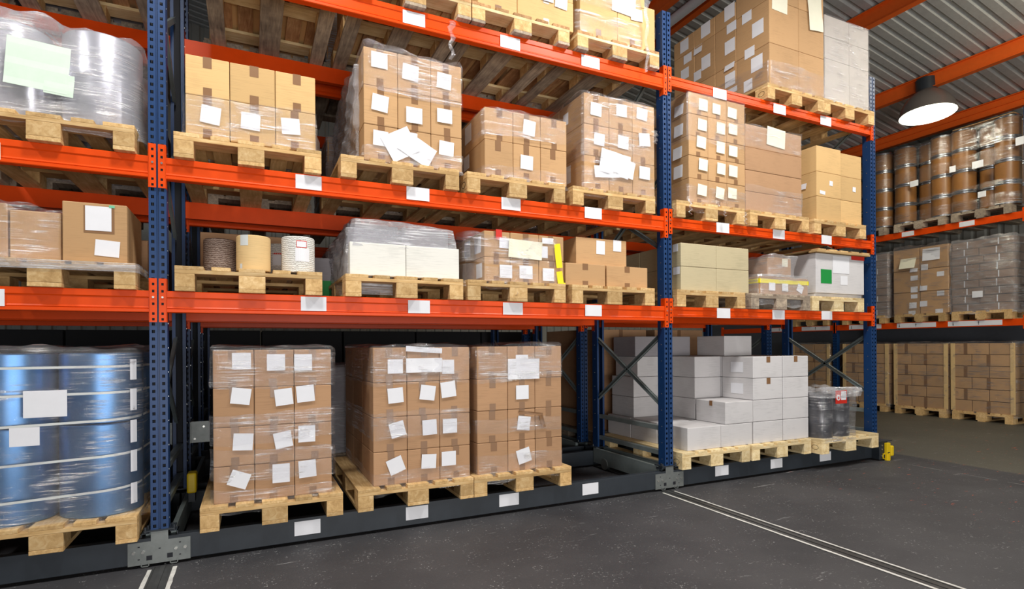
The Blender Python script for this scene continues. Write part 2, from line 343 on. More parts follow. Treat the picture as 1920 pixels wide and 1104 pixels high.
# connectors belong to the beams
def beam(x0, x1, y, ztop, h, label, group, face=-1, stickers=(), mat='orange', rear=False):
    """box beam between two uprights, its decorated face toward -y (face=-1) or +y"""
    t = empty('rack_beam', ((x0+x1)/2, y, ztop), label, 'rack beam', group)
    L = (x1-x0)/2; s = face
    prof = [(0, 0), (-.004*s*-1, 0)]
    # profile in (out, z): out grows toward the aisle
    P = [(-.045, 0), (.0, 0), (.004, -.004), (.004, -h*.28), (-.0015, -h*.33), (-.0015, -h*.72), (.002, -h*.77), (.002, -h*.80), (-.003, -h*.815), (.004, -h*.84), (.004, -h+.004), (0, -h), (-.045, -h)]
    b = MB(); A = [b.b.verts.new((-L, s*o_, z)) for o_, z in P]; B = [b.b.verts.new((L, s*o_, z)) for o_, z in P]
    for i in range(len(P)): j = (i+1) % len(P); b.b.faces.new((A[i], A[j], B[j], B[i]))
    b.b.faces.new(A); b.b.faces.new(B); b.obj('beam_body', mat, t)
    for e in (-1, 1):
        hw = FW/2-.0075; top, bot = .07, -h-.055; b = MB(); cx = e*(L+hw/2+.003)
        # plate with punched holes (front), and the wing welded to the beam end
        xs = [cx-hw/2, cx-.006, cx+.006, cx+hw/2]; zs = [top]; hs = [(.045, .03), (0.005, -.01), (-h*.55, -h*.55-.014), (-h+.0, -h-.014), (-h-.032, -h-.046)]
        yo = s*.009
        for a_, c_ in hs: zs += [a_, c_]
        zs.append(bot)
        vv = {}
        def g(i, j):
            if (i, j) not in vv: vv[i, j] = b.b.verts.new((xs[i], yo, zs[j]))
            return vv[i, j]
        for j in range(len(zs)-1):
            for i in range(3):
                if i == 1 and j % 2 == 1: continue
                b.b.faces.new((g(i, j), g(i+1, j), g(i+1, j+1), g(i, j+1)))
        xa = e*L; b.box(min(xa, xa+e*.004), max(xa, xa+e*.004), min(yo, -s*.045), max(yo, -s*.045), bot, top)
        c_o = b.obj('beam_connector', mat, t)
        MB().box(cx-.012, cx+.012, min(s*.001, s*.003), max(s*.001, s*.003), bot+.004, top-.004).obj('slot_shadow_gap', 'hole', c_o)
        MB().cyl((0, 0, 0), .006, .006, 8, mat=Matrix.Translation((cx, s*.009, -h*.3)) @ Matrix.Rotation(PI/2 if s < 0 else -PI/2, 4, 'X')).obj('locking_bolt', 'bolt', c_o)
    for (xa, za, w, hh) in stickers:
        MB().box(xa-(x0+x1)/2-w/2, xa-(x0+x1)/2+w/2, min(s*.005, s*.0065), max(s*.005, s*.0065), za-ztop-hh/2, za-ztop+hh/2).obj('location_label', 'white', t)
    return t
def stk(lst, y=-.006):
    out = []
    for px0, px1, py0, py1 in lst:
        a, c_ = at(px0, py0, y=y), at(px1, py1, y=y); out.append(((a.x+c_.x)/2, (a.z+c_.z)/2, abs(c_.x-a.x), .088))
    return out
ST = {(0, 1): [(-20, 9, 540, 575)], (0, 2): [(-60, 1, 262, 298)],
      (1, 1): [(564, 612, 555, 584), (765, 806, 562, 588), (943, 980, 566, 591), (1097, 1128, 570, 594)],
      (1, 2): [(554, 603, 327, 357), (762, 805, 349, 378), (940, 976, 369, 396), (1096, 1128, 387, 412)],
      (1, 3): [(755, 797, 17, 53), (938, 975, 64, 97), (1090, 1124, 101, 132)],
      (2, 1): [(1344, 1369, 577, 597), (1448, 1471, 580, 600), (1540, 1560, 582, 600)],
      (2, 2): [(1343, 1367, 416, 438), (1449, 1471, 429, 449), (1540, 1559, 440, 459)],
      (2, 3): [(1337, 1362, 165, 187), (1450, 1473, 195, 215), (1538, 1558, 217, 237)]}
bays = [(-3.7, 0.0, .123), (0.0, 3.7, .123), (3.7, 6.5, .087)]
BN = ['left bay', 'middle bay', 'right bay']; LN = {1: 'lower', 2: 'middle', 3: 'upper'}
g = FW/2
for bi, (xa, xb, h) in enumerate(bays):
    for lv, z in ((1, Z1), (2, Z2), (3, Z3)):
        beam(xa+g, xb-g, -.002, z, h, 'orange front beam of the %s shelf in the %s' % (LN[lv], BN[bi]), 'front shelf beams', -1, stk(ST.get((bi, lv), [])))
        beam(xa+g, xb-g, DEP+.002, z, h, 'orange rear beam of the %s shelf in the %s, behind the pallets' % (LN[lv], BN[bi]), 'rear shelf beams', 1)
        if not (bi == 2 and lv == 3):
            beam(xa+g, xb-g, 1.322, z, h, 'orange beam of the %s shelf of the rack behind the %s' % (LN[lv], BN[bi]), 'beams of the rack behind', -1)
        if lv == 1: beam(xa+g, xb-g, 1.324+DEP, z, h, 'orange rear beam of the lower shelf of the rack behind the %s' % BN[bi], 'beams of the rack behind', 1)
for i, x in enumerate((PX1, PX2, PX3)):
    frame(x, 0, ['blue perforated rack upright between the blue rolls and the wrapped cartons', 'blue perforated rack upright left of the white cartons', 'blue perforated rack upright at the right end above the yellow box'][i], 'front rack uprights')
    frame(x, 1.324, ['blue upright of the rack behind the blue rolls', 'blue upright of the rack behind the white cartons', 'blue upright of the rack behind the dark wrapped drums'][i], 'uprights of the rack behind')
for x, lb in ((0, 'left'), (3.7, 'right')): frame(x, 2.66, 'dark blue upright of the third rack row, %s end of the middle bay' % lb, 'uprights of the third row')
for z, lb in ((Z1, 'lower'), (Z2, 'middle'), (Z3, 'upper')): beam(g, 3.7-g, 2.658, z, .123, 'orange %s beam of the third rack row, far behind the middle bay' % lb, 'beams of the third row', -1)
# galvanised row spacers on the rear post
t = empty('row_spacer', (.0, DEP+.1, .52), 'galvanised spacer bracket on the dark rear post beside the first wrapped cartons', 'bracket')
MB().box(-.06, -.055, -.12, .13, 0, .16).box(-.17, -.06, -.1, -.096, 0, .16, .001).obj('bracket_plate', 'galv', t)
q = MB().box(.06, .065, -.12, .13, 0, .16).box(.065, .19, -.1, -.096, 0, .16, .001).obj('bracket_plate', 'galv', t)
for bx_, bz_ in ((.09, .03), (.15, .12)): MB().cyl((0, 0, 0), .008, .006, 8, mat=Matrix.Translation((bx_, -.1, bz_)) @ Matrix.Rotation(PI/2, 4, 'X')).obj('bolt', 'bolt', q)

# mobile base
def base_unit(y, label, near=True):
    t = empty('mobile_rack_base', (0, y, 0), label, 'rack base', None)
    for xa, xb in ((-3.7, -.15), (.15, 3.55), (3.85, 6.35)):
        MB().box(xa-.16, xb+.16, 0, .05, .02, .163, .003).obj('front_beam', 'base', t)
        MB().box(xa-.16, xb+.16, DEP-.05, DEP, .02, .163, .003).obj('rear_beam', 'base', t)
    for x in (0, 3.7, 6.46):
        for s_ in (-1, 1): MB().box(x+s_*.062-.014, x+s_*.062+.014, .055, DEP-.055, .05, .197, .002).obj('cross_beam', 'brace', t)
    if near:
        for x in (0, 3.7):
            sp_ = MB().box(x-.152, x+.152, -.006, -.001, .018, .145).box(x-.042, x+.042, -.006, -.001, .145, .197).obj('splice_plate', 'galv', t)
            for dx in (-.125, -.08, .08, .125): MB().cyl((0, 0, 0), .0085, .008, 10, mat=Matrix.Translation((x+dx, -.006, .088+abs(dx)*.02)) @ Matrix.Rotation(PI/2, 4, 'X')).obj('bolt', 'bolt', sp_)
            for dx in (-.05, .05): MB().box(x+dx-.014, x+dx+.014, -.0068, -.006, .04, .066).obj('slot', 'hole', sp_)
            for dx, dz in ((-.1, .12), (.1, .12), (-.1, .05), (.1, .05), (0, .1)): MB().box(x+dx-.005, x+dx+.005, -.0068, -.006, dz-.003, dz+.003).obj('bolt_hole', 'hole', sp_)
            for dx in (-.07, .07):
                MB().box(x+dx-.02, x+dx+.02, -.012, .06, .006, .010).box(x+dx-.02, x+dx-.016, -.012, .06, .006, .03).box(x+dx+.016, x+dx+.02, -.012, .06, .006, .03).obj('guide_bracket', 'galv', sp_)
                MB().box(x+dx-.02, x+dx+.02, -.012, .06, .19, .194).box(x+dx+(.016 if dx > 0 else -.02), x+dx+(.02 if dx > 0 else -.016), -.012, .06, .172, .194).cyl((x+dx, .0, .194), .007, .03, 8).obj('clamp_bracket', 'base', sp_)
        for l in ((552, 601, 971, 1006), (761, 803, 945, 976), (936, 973, 922, 951), (1092, 1122, 902, 930), (1341, 1366, 871, 893), (1445, 1467, 858, 879), (1537, 1558, 846, 865)):
            a, c_ = at(l[0], l[2], y=y-.002), at(l[1], l[3], y=y-.002)
            zc = min((a.z+c_.z)/2, .112); MB().box(a.x, c_.x, -.0025, -.001, zc-.044, zc+.044).obj('location_label', 'white', t)
    for x in (0.02, 3.64, 6.2):
        for yy in (.2, .85):
            MB().cyl((0, 0, -.02), .055, .04, 20, mat=Matrix.Translation((x, yy, .062)) @ Matrix.Rotation(PI/2, 4, 'Y')).obj('wheel', 'galv', t, smooth=True)
    return t
base_unit(0, 'charcoal steel mobile base carrying the front rack along the asphalt floor')
base_unit(1.324, 'charcoal steel mobile base under the rack behind, seen between the pallets', False)
struct(MB().box(.021, .03, -.0, 2.6, 0, .008).box(3.64, 3.66, 0, 2.6, 0, .008).obj('trim_5', 'railsteel'))
# yellow buffer at the rack end
t = empty('end_stop_housing', (6.55, -.08, .0), 'dark steel end housing with yellow sensor boxes at the foot of the last upright', 'sensor housing')
MB().box(-.1, .04, .0, .3, .012, .2, .003).box(-.12, .1, -.01, .34, .2, .206).obj('housing', 'base', t)
MB().box(-.02, .04, -.03, -.001, .0, .185, .003).box(.0, .02, -.036, -.03, .0, .08).obj('sensor_front', 'yellow', t)
MB().box(.05, .105, -.03, .06, .04, .15, .012).obj('buffer', 'yellow', t)
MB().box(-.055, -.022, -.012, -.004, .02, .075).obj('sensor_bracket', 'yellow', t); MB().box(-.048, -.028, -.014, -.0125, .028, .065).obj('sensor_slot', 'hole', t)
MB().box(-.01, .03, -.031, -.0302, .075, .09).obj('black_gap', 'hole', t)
for z in (.16, .12, .05): MB().cyl((0, 0, 0), .008, .006, 8, mat=Matrix.Translation((-.06, 0, z)) @ Matrix.Rotation(PI/2, 4, 'X')).obj('bolt', 'bolt', t)
t = empty('drive_motor', (.1, .75, .17), 'yellow motor housing low in the dark gap beside the first upright', 'motor')
MB().box(-.03, .03, -.05, .05, .06, .2, .012).obj('motor_cover', 'yellow', t); MB().box(-.02, .02, -.04, .04, 0, .06).obj('motor_foot', 'base', t)

# ------------------------------------------------------------------ pallets
def pallet_parts(kind, parent, w=.8, d=1.2, simple=False):
    mk = 'wood'+kind; mD, mX, mZ, mB = (mk+'y', mk+'x', mk+'z', mk+'y') if kind != 'm' else ('woodty', 'woodpx', 'woodyz', 'woodgy')
    if simple:
        b = MB()
        for x in (-.3275, -.18, 0, .18, .3275): b.box(x-.065, x+.065, 0, d, .122, .144)
        for y in (.0725, .6, 1.1275): b.box(-.4, .4, y-.0725, y+.0725, .1, .122); [b.box(x-.05 if x else -.0725, x+.05 if x else .0725, y-.0725, y+.0725, .022, .1) for x in (-.35, 0, .35)]
        for x in (-.35, 0, .35): b.box(x-.05, x+.05, 0, d, 0, .022)
        return b
    for x, ww in ((-.3275, .145), (-.165, .1), (0, .145), (.165, .1), (.3275, .145)):
        MB().box(x-ww/2, x+ww/2, 0, d, .122, .144, .002).obj('deck_board', mD, parent)
    for y in (.0725, .6, 1.1275):
        MB().box(-.4, .4, y-.0725, y+.0725, .1, .122, .002).obj('cross_board', mX, parent)
        for x, ww in ((-.35, .1), (0, .145), (.35, .1)):
            MB().box(x-ww/2, x+ww/2, y-.0725, y+.0725, .022, .1, .003).obj('block', mZ, parent)
    for x, ww in ((-.35, .1), (0, .145), (.35, .1)):
        MB().box(x-ww/2, x+ww/2, 0, d, 0, .022, .002).obj('bottom_board', mB, parent)
PROTO = {}; SIMP = {k_: pallet_parts(k_, None, simple=True).mesh('pallet', 'wood'+k_+'y') for k_ in 'yg'}
def pallet(xc, y, z, kind, label, group, simple=False, rz=0, cat='pallet', stamp=False):
    if simple:
        o = link('wooden_pallet', SIMP['g' if kind == 'g' else 'y'], None, (xc, y, z)); o.rotation_euler.z = rz; return tag(o, label, cat, group)
    if kind not in PROTO:
        t = empty('wooden_pallet', (0, 0, 0), label, cat, group); pallet_parts(kind, t); PROTO[kind] = t
    else: t = tree_copy(PROTO[kind])
    t.location = (xc, y, z); t.rotation_euler.z = rz; tag(t, label, cat, group)
    if stamp:
        b = MB(); pts = [(-.4008, .072+.035*math.cos(a), .062+.022*math.sin(a)) for a in [2*PI*i/24 for i in range(25)]]
        b.tube(pts, .0015, 4); b.obj('branded_oval', 'black', t)
    return t
# ------------------------------------------------------------------ cartons
CART = {}
def carton(x0, x1, y0, y1, z0, z1, mat, label, group, tape=None, name='cardboard_box', cat='box', rz=0.0):
    w, d, h = x1-x0-.003, y1-y0-.003, z1-z0-.0015
    key = (round(w, 3), round(d, 3), round(h, 3), mat)
    if key not in CART: CART[key] = MB().box(-w/2, w/2, 0, d, 0, h, min(.005, h*.1)).mesh('carton', mat)
    o = link(name, CART[key], None, ((x0+x1)/2, y0, z0)); o.rotation_euler.z = rz; tag(o, label, cat, group)
    o['_d'] = (w, d, h)
    if tape:
        tw = min(.05, w*.2); tl = h*.28; off = (rnd.random()-.5)*.02
        if 't' in tape: MB().box(off-tw/2, off+tw/2, -.0012, -.0002, h-tl, h+.0008).obj('packing_tape', 'tape', o)
        if 'b' in tape: MB().box(off-tw/2, off+tw/2, -.0012, -.0002, .0005, tl*.8).obj('packing_tape', 'tape', o)
    return o
def sheet(parent, cx, cz, w, h, rot=0, mat='white', side='f', off=.0022, name='paper_label', n=0, curl=0):
    """thin paper on the front (f) or left (l) or right (r) face; cx, cz are world coordinates of its middle (x or y, z)"""
    b = MB(); b.box(-w/2, w/2, -.0004, .0004, -h/2, h/2, 0)
    if curl:
        bmesh.ops.subdivide_edges(b.b, edges=b.b.edges, cuts=6, use_grid_fill=True)
        for v in b.b.verts: v.co.y -= curl*(.5+.5*math.sin(v.co.x*40+v.co.z*23))*(abs(v.co.x)/w+abs(v.co.z)/h)
    o = b.obj(name, mat, parent)
    L = parent.location; D = parent.get('_d', (0, 0, 0))
    if side == 'f': o.location = (cx-L.x, -off, cz-L.z); o.rotation_euler = (0, math.radians(rot), 0)
    elif side == 'l': o.location = (-D[0]/2-off, cx-L.y, cz-L.z); o.rotation_euler = (math.radians(-rot), 0, -PI/2)
    else: o.location = (D[0]/2+off, cx-L.y, cz-L.z); o.rotation_euler = (math.radians(rot), 0, PI/2)
    return o
ROWN = {1: ['only'], 2: ['top', 'bottom'], 3: ['top', 'middle', 'bottom'], 4: ['top', 'second', 'third', 'bottom'], 5: ['top', 'second', 'third', 'fourth', 'bottom']}
COLN = {1: [''], 2: ['left', 'right'], 3: ['left', 'middle', 'right'], 4: ['far left', 'centre left', 'centre right', 'far right']}
def load(C, cols, colref, rows, rowref, yf, z0, depth, mat, colour, phrase, group, tapes='tb', labels=(), deep=0, deepcol=0, slabels=(), deepd=None, tops=None, jit=.004):
    """front grid of cartons read from crop coordinates: C = (ox, oy, scale)"""
    ox, oy, s = C; T = lambda u, v: (ox+u/s, oy+v/s)
    X = [at(*T(u, colref), y=yf).x for u in cols]; Zs = [at(*T(rowref, v), y=yf).z for v in rows]+[z0]
    nr, nc = len(Zs)-1, len(X)-1; G = {}
    for r in range(nr):
        for c in range(nc):
            lab = '%s carton%s, %s%s of %s' % (colour, '', (ROWN[nr][r]+' row') if nr > 1 else 'front', (', '+COLN[nc][c]+' column') if nc > 1 else '', phrase)
            jy = rnd.random()*jit
            zt = Zs[r]
            o = carton(X[c], X[c+1], yf+jy, yf+jy+depth, Zs[r+1], zt, mat, lab, group, tapes); G[r, c] = (o, X[c], X[c+1], Zs[r+1], zt)
        for k_ in range(deep):
            c = deepcol if deepcol >= 0 else nc-1; dd = deepd or depth
            y0 = yf+jit+depth+k_*dd
            o = carton(X[c], X[c+1], y0, y0+dd, Zs[r+1], Zs[r], mat, '%s side carton, %s row, %s, %s' % (colour, ROWN[nr][r], ['behind the corner', 'further in'][k_], phrase), group, None); G[r, 'd%d' % k_] = (o, y0, y0+dd, Zs[r+1], Zs[r])
    for li_, l in enumerate(labels):
        u, v, w, h = l[:4]; rot = l[4] if len(l) > 4 else 0; mt = l[5] if len(l) > 5 else 'white'; cu = l[6] if len(l) > 6 else 0
        p = at(*T(u, v), y=yf); pw = abs(at(*T(u+w/2, v), y=yf).x-at(*T(u-w/2, v), y=yf).x); ph = abs(at(*T(u, v+h/2), y=yf).z-at(*T(u, v-h/2), y=yf).z)
        best = min(((o, xa, xb, za, zb) for kk, (o, xa, xb, za, zb) in G.items() if not isinstance(kk[1], str)), key=lambda q_: abs((q_[1]+q_[2])/2-p.x)/(q_[2]-q_[1])+abs((q_[3]+q_[4])/2-p.z)/(q_[4]-q_[3]))
        sheet(best[0], p.x, p.z, pw, ph, rot, mt, off=.0022+.0022*(cu > 0)+jit+.0006*li_, curl=cu)
    for l in slabels:
        u, v, w, h = l[:4]; rot = l[4] if len(l) > 4 else 0; xs = X[0]
        p = at(*T(u, v), x=xs); pw = abs(at(*T(u+w/2, v), x=xs).y-at(*T(u-w/2, v), x=xs).y); ph = abs(at(*T(u, v+h/2), x=xs).z-at(*T(u, v-h/2), x=xs).z)
        cand = [(o, za, zb, o.location.y+o['_d'][1]/2) for kk, (o, xa, xb, za, zb) in G.items() if kk[1] == 0 or isinstance(kk[1], str)]
        best = min(cand, key=lambda q_: abs((q_[1]+q_[2])/2-p.z)+abs(q_[3]-p.y)); sheet(best[0], p.y, p.z, pw, ph, rot, 'white', 'l')
    return X, Zs, G
# ------------------------------------------------------------------ stretch film
def wrap(x0, x1, y0, y1, z0, z1, label, mat='film', seed=0, top=False, amp=.006, cr=.03, bands=None, skirt=0, topz=.02, taper=0, group='stretch film wraps', crown=0, n=96, dz=.03, off=.008):
    r = random.Random(seed); ph = [r.random()*6.28 for _ in range(8)]
    x0 -= off; x1 += off; y0 -= off; y1 += off
    def perim(i):
        # rounded rectangle by arc length
        L = [(x1-x0-2*cr), (y1-y0-2*cr)]; A = PI*cr/2; tot = 2*(L[0]+L[1])+4*A; t = (i/n)*tot
        segs = [('l', x0+cr, y0, 1, 0, L[0]), ('a', x1-cr, y0+cr, -PI/2), ('l', x1, y0+cr, 0, 1, L[1]), ('a', x1-cr, y1-cr, 0), ('l', x1-cr, y1, -1, 0, L[0]), ('a', x0+cr, y1-cr, PI/2), ('l', x0, y1-cr, 0, -1, L[1]), ('a', x0+cr, y0+cr, PI)]
        for sg in segs:
            ln = sg[5] if sg[0] == 'l' else A
            if t <= ln or sg is segs[-1]:
                if sg[0] == 'l': return sg[1]+sg[3]*t, sg[2]+sg[4]*t, -sg[4] if False else sg[4], -sg[3]
                a = sg[3]+t/ln*PI/2; return sg[1]+cr*math.cos(a), sg[2]+cr*math.sin(a), math.cos(a), math.sin(a)
            t -= ln
    PR = [perim(i) for i in range(n)]
    b = MB(); cx, cy = (x0+x1)/2, (y0+y1)/2
    def wob(i, z):
        a = 2*PI*i/n
        return amp*(.5*math.sin(3*a+z*9+ph[0])+.4*math.sin(7*a-z*21+ph[1])+.35*math.sin(13*a+z*47+ph[2])+.25*math.sin(23*a-z*90+ph[3]))+amp*.6
    def ring(z, sc=1.0, zj=0, tilt=0):
        out = []
        for i, (px, py, nx, ny) in enumerate(PR):
            w = wob(i, z)
            k_ = 1-taper*max(0, (z-z0)/(z1-z0))**2 if taper else 1
            k_ *= sc
            out.append(b.b.verts.new((cx+(px-cx)*k_+nx*w, cy+(py-cy)*k_+ny*w, z+zj*math.sin(5*2*PI*i/n+ph[4])+zj*.6*math.sin(17*2*PI*i/n+ph[5])+tilt*(px-cx)+crown*math.exp(-((px-cx)**2)/.08)*(z-z0)/(z1-z0))))
        return out
    for (za, zb) in (bands or [(z0, z1)]):
        tl = 0 if bands is None else (r.random()-.5)*.08
        m_ = max(2, int((zb-za)/dz)); prev = None
        for j in range(m_+1):
            z = za+(zb-za)*j/m_
            rg = ring(z, zj=(.006 if (bands and j in (0, m_)) else 0), tilt=tl)
            if prev:
                for i in range(n): b.b.faces.new((prev[i], prev[(i+1) % n], rg[(i+1) % n], rg[i]))
            if j == 0 and skirt and za == (bands or [(z0, z1)])[0][0]:
                lo = ring(za-skirt, 1.03, .012)
                for i in range(n): b.b.faces.new((lo[i], lo[(i+1) % n], rg[(i+1) % n], rg[i]))
            prev = rg
        if top and zb == (bands or [(z0, z1)])[-1][1]:
            for sc, dzz in ((.97, topz*.7), (.85, topz), (.5, topz*.7), (.12, topz*.6)):
                rg = ring(zb+dzz, sc, topz*.35, tl)
                for i in range(n): b.b.faces.new((prev[i], prev[(i+1) % n], rg[(i+1) % n], rg[i]))
                prev = rg
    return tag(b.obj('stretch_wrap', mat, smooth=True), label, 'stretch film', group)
# ================================================================== goods
ZB = .165; PH = .144
def px_pallet(pxl, pyl, y, z, kind, label, group, **k):
    """pallet whose front-left corner is seen at a picture position on plane y"""
    x = at(pxl, pyl, y=y).x; return pallet(x+.4, y, z, kind, label, group, **k)
# ---- floor level, middle bay
G0 = 'pallets on the rack base'
pallet(.603, -.05, ZB, 'y', 'wooden pallet under the first wrapped carton load right of the first upright, on the base', G0)
pallet(1.496, -.05, ZB, 'y', 'wooden pallet under the middle wrapped carton load of the three on the base', G0)
pallet(2.30, -.05, ZB, 'y', 'wooden pallet under the wrapped carton load next to the empty base slot', G0)
C = (280, 600, 2.4)
load(C, [285, 472, 652, 820], 400, [135, 308, 487, 665], 285, 0, ZB+PH, .39, 'cardpink', 'brown', 'the base load beside the first upright', 'cartons on the base', deep=2,
     labels=[(415, 185, 86, 74), (570, 190, 82, 74), (692, 190, 80, 74), (412, 342, 88, 72, 8), (605, 345, 80, 74, -6), (702, 330, 80, 74, -5), (422, 547, 90, 76, 4), (602, 537, 80, 72, -10), (708, 510, 76, 74), (404, 716, 90, 70, 22), (593, 687, 78, 84), (711, 667, 78, 76, -3)])
C = (620, 600, 2.629)
load(C, [208, 377, 537, 686], 400, [135, 310, 483, 655], 208, 0, ZB+PH, .39, 'cardpink', 'brown', 'the middle base load', 'cartons on the base', deep=2,
     labels=[(318, 228, 75, 70), (460, 222, 178, 70, 0, 'white', .006), (578, 230, 58, 70), (460, 146, 178, 26, 4), (319, 371, 76, 74, -4), (477, 357, 74, 72, 8), (578, 341, 72, 76, -6), (328, 538, 74, 74, -14), (486, 527, 70, 74, -2), (586, 520, 70, 70), (320, 715, 78, 76, -20), (482, 694, 72, 70, 3), (580, 680, 70, 70)])
load(C, [722, 873, 1008, 1139], 400, [130, 293, 450, 610], 722, 0, ZB+PH, .39, 'cardpink', 'brown', 'the base load beside the empty slot', 'cartons on the base', deep=2,
     labels=[(950, 240, 155, 100, 0, 'white', .006), (942, 181, 60, 20), (943, 355, 62, 68), (951, 507, 62, 68, 8), (951, 667, 66, 70, -14), (985, 458, 120, 14, 8, 'tape', .006), (1040, 498, 18, 66, -18, 'tape', .008)])
wrap(.262, .955, 0, 1.17, ZB+PH-.02, 1.225, 'clear stretch film around the first carton load right of the first upright', 'film', 1, top=True, bands=[(.285, .38), (.43, .62), (.66, .84), (.99, 1.228)], skirt=.03)
wrap(1.205, 1.886, 0, 1.17, ZB+PH-.02, 1.232, 'clear stretch film around the middle carton load on the base', 'film', 2, top=True, bands=[(.285, .40), (.62, .80), (.98, 1.232)], skirt=.03)
wrap(1.95, 2.65, 0, 1.17, ZB+PH-.02, 1.23, 'clear stretch film around the carton load beside the empty base slot', 'film', 3, top=True, bands=[(.285, .44), (.60, .70), (.98, 1.232)], skirt=.04)
# torn brown film flap
# ---- blue rolls, left bay, floor level
pallet(-.5, -.05, ZB, 'y', 'wooden pallet carrying the shiny blue rolls at the foot of the first upright', G0)
pallet(-1.4, -.05, ZB, 'y', 'wooden pallet mostly outside the picture beyond the blue rolls', G0, simple=True)
for li, (za, zb) in enumerate(((.309, .82), (.823, 1.213))):
    for ci, xc in enumerate((-.705, -.302)):
        for di in range(3):
            yc = .2+di*.4
            if di and ci == 0 and li == 0: continue
            o = MB().lathe([(.04, 0), (.19, 0), (.197, .006), (.197, zb-za-.008), (.19, zb-za-.002), (.04, zb-za-.002), (.04, 0)], 48).obj('film_roll', 'blueroll', None, (xc, yc, za), True)
            tag(o, 'large shiny blue roll, %s layer, %s, %s' % (['lower', 'upper'][li], ['at the picture edge', 'next to the upright'][ci], ['front of the pallet', 'second from the front', 'deepest on the pallet'][di]), 'roll', 'blue rolls under film')
w_ = wrap(-.905, -.105, 0, 1.2, .32, 1.218, 'thick clear film strapped around the blue rolls on the base', 'filmside', 4, top=True, amp=.01, cr=.17, skirt=.04, topz=.03)
w_['group'] = 'stretch film wraps'
for z, tl in ((1.13, .0), (.985, .005), (.83, .02), (.63, .03), (.44, .035)):
    b = MB(); pts = [(-.917, 1.1), (-.917, .8), (-.917, .4)]+[(-.72-.182*math.cos(a), .168-.184*math.sin(a)) for a in [i*PI/20 for i in range(0, 11)]]+[(-.72+i*.04, -.016) for i in range(1, 11)]+[(-.29+.182*math.sin(a), .168-.184*math.cos(a)) for a in [i*PI/20 for i in range(0, 11)]]+[(-.093, .4), (-.093, .8), (-.093, 1.1)]
    pr = None
    for j, (x, y) in enumerate(pts):
        zz = z+tl*(x+.5)*1.2; a, c_ = b.b.verts.new((x, y-.004, zz)), b.b.verts.new((x, y-.004, zz+.013))
        if pr: b.b.faces.new((pr[0], a, c_, pr[1]))
        pr = (a, c_)
    b.obj('plastic_strap', 'strap', w_)
for (px, py, w, h, yy) in ((85, 757, 68, 52, -.024), (46, 819, 46, 36, -.024)):
    a = at(px, py, y=yy); MB().box(-w/740, w/740, -.0005, .0005, -h/740, h/740).obj('paper_label', 'white', w_, (a.x, a.y, a.z))
for (px, py, h) in ((250, 748, 46), (251, 807, 48), (254, 862, 46), (252, 922, 44), (258, 692, 44)):
    a = at(px, py, y=.06); MB().box(-.019, .019, -.0005, .0005, -h/760, h/760).obj('side_label', 'white', w_, (-.108-.02, .045, a.z)).rotation_euler.z = math.radians(48)
# ---- left bay lower shelf
pallet(-.5, -.05, Z1, 'y', 'pallet with film over its edge under the tan box, left bay lower shelf', 'lower shelf pallets')
pallet(-1.4, -.05, Z1, 'g', 'grey pallet outside the picture on the left bay lower shelf', 'lower shelf pallets', simple=True)
o = carton(-.437, -.144, 0, .46, 1.706, 2.033, 'card', 'single tan carton with a document pouch and green dot, beside the first upright', 'cartons in the left bay', None)
a = at(186, 412, y=0); sheet(o, a.x, a.z, .138, .148, 0, 'tape', off=.0012, name='document_pouch'); sheet(o, a.x-.003, a.z+.006, .118, .134, 0, 'white', off=.0024)
a = at(210, 388, y=0); sheet(o, a.x, a.z, .026, .014, 0, 'greenpale', off=.0036, name='green_dot'); a = at(201.5, 466, y=0); sheet(o, a.x, a.z, .112, .088, 4, 'white')
for i, (xa, xb, z1) in enumerate(((-.9, -.67, 2.0), (-.665, -.445, 1.97))):
    carton(xa, xb, .03, .5, 1.706, z1, 'card', 'low brown carton under film, %s the tan carton' % ['at the picture edge, one away from', 'touching'][i], 'cartons in the left bay', None)
carton(-.9, -.12, .52, 1.12, 1.706, 1.93, 'cardpink', 'wide brown carton behind the single tan carton by the first upright', 'cartons in the left bay', None)
wrap(-.91, -.445, .0, 1.15, 1.70, 1.96, 'crinkled film over the low brown cartons at the picture edge', 'film', 6, top=True, amp=.015, topz=.05)
wrap(-.9, -.1, -.045, 1.15, 1.655, 1.704, 'film band around the pallet edge below the single tan carton', 'filmgrey', 7, amp=.004, cr=.01)
# ---- left bay middle shelf: silver rolls
pallet(-.5, -.05, Z2, 'y', 'pallet carrying the film-wrapped silver rolls, left bay middle shelf', 'middle shelf pallets')
pallet(-1.4, -.05, Z2, 'g', 'grey pallet past the silver rolls on the middle shelf', 'middle shelf pallets', simple=True)
for ci, xc in enumerate((-.71, -.29)):
    for di in range(3):
        hgt = [.50, .52][ci] if di == 0 else .5
        o = MB().lathe([(.04, 0), (.185, 0), (.19, .006), (.19, hgt-.008), (.185, hgt), (.04, hgt), (.04, 0)], 48).obj('foil_roll', 'silver', None, (xc, .22+di*.39, Z2+PH), True)
        tag(o, 'silver foil roll under film, %s, %s' % (['at the picture edge', 'next to the upright'][ci], ['front of its pallet', 'second from the front', 'deepest on its pallet'][di]), 'roll', 'silver rolls under film')
w_ = wrap(-.93, -.08, .02, 1.15, Z2+PH-.01, Z2+PH+.5, 'heavy clear film tented over the silver rolls', 'filmheavy', 8, top=True, amp=.016, cr=.19, topz=.07, taper=.06, skirt=.05)
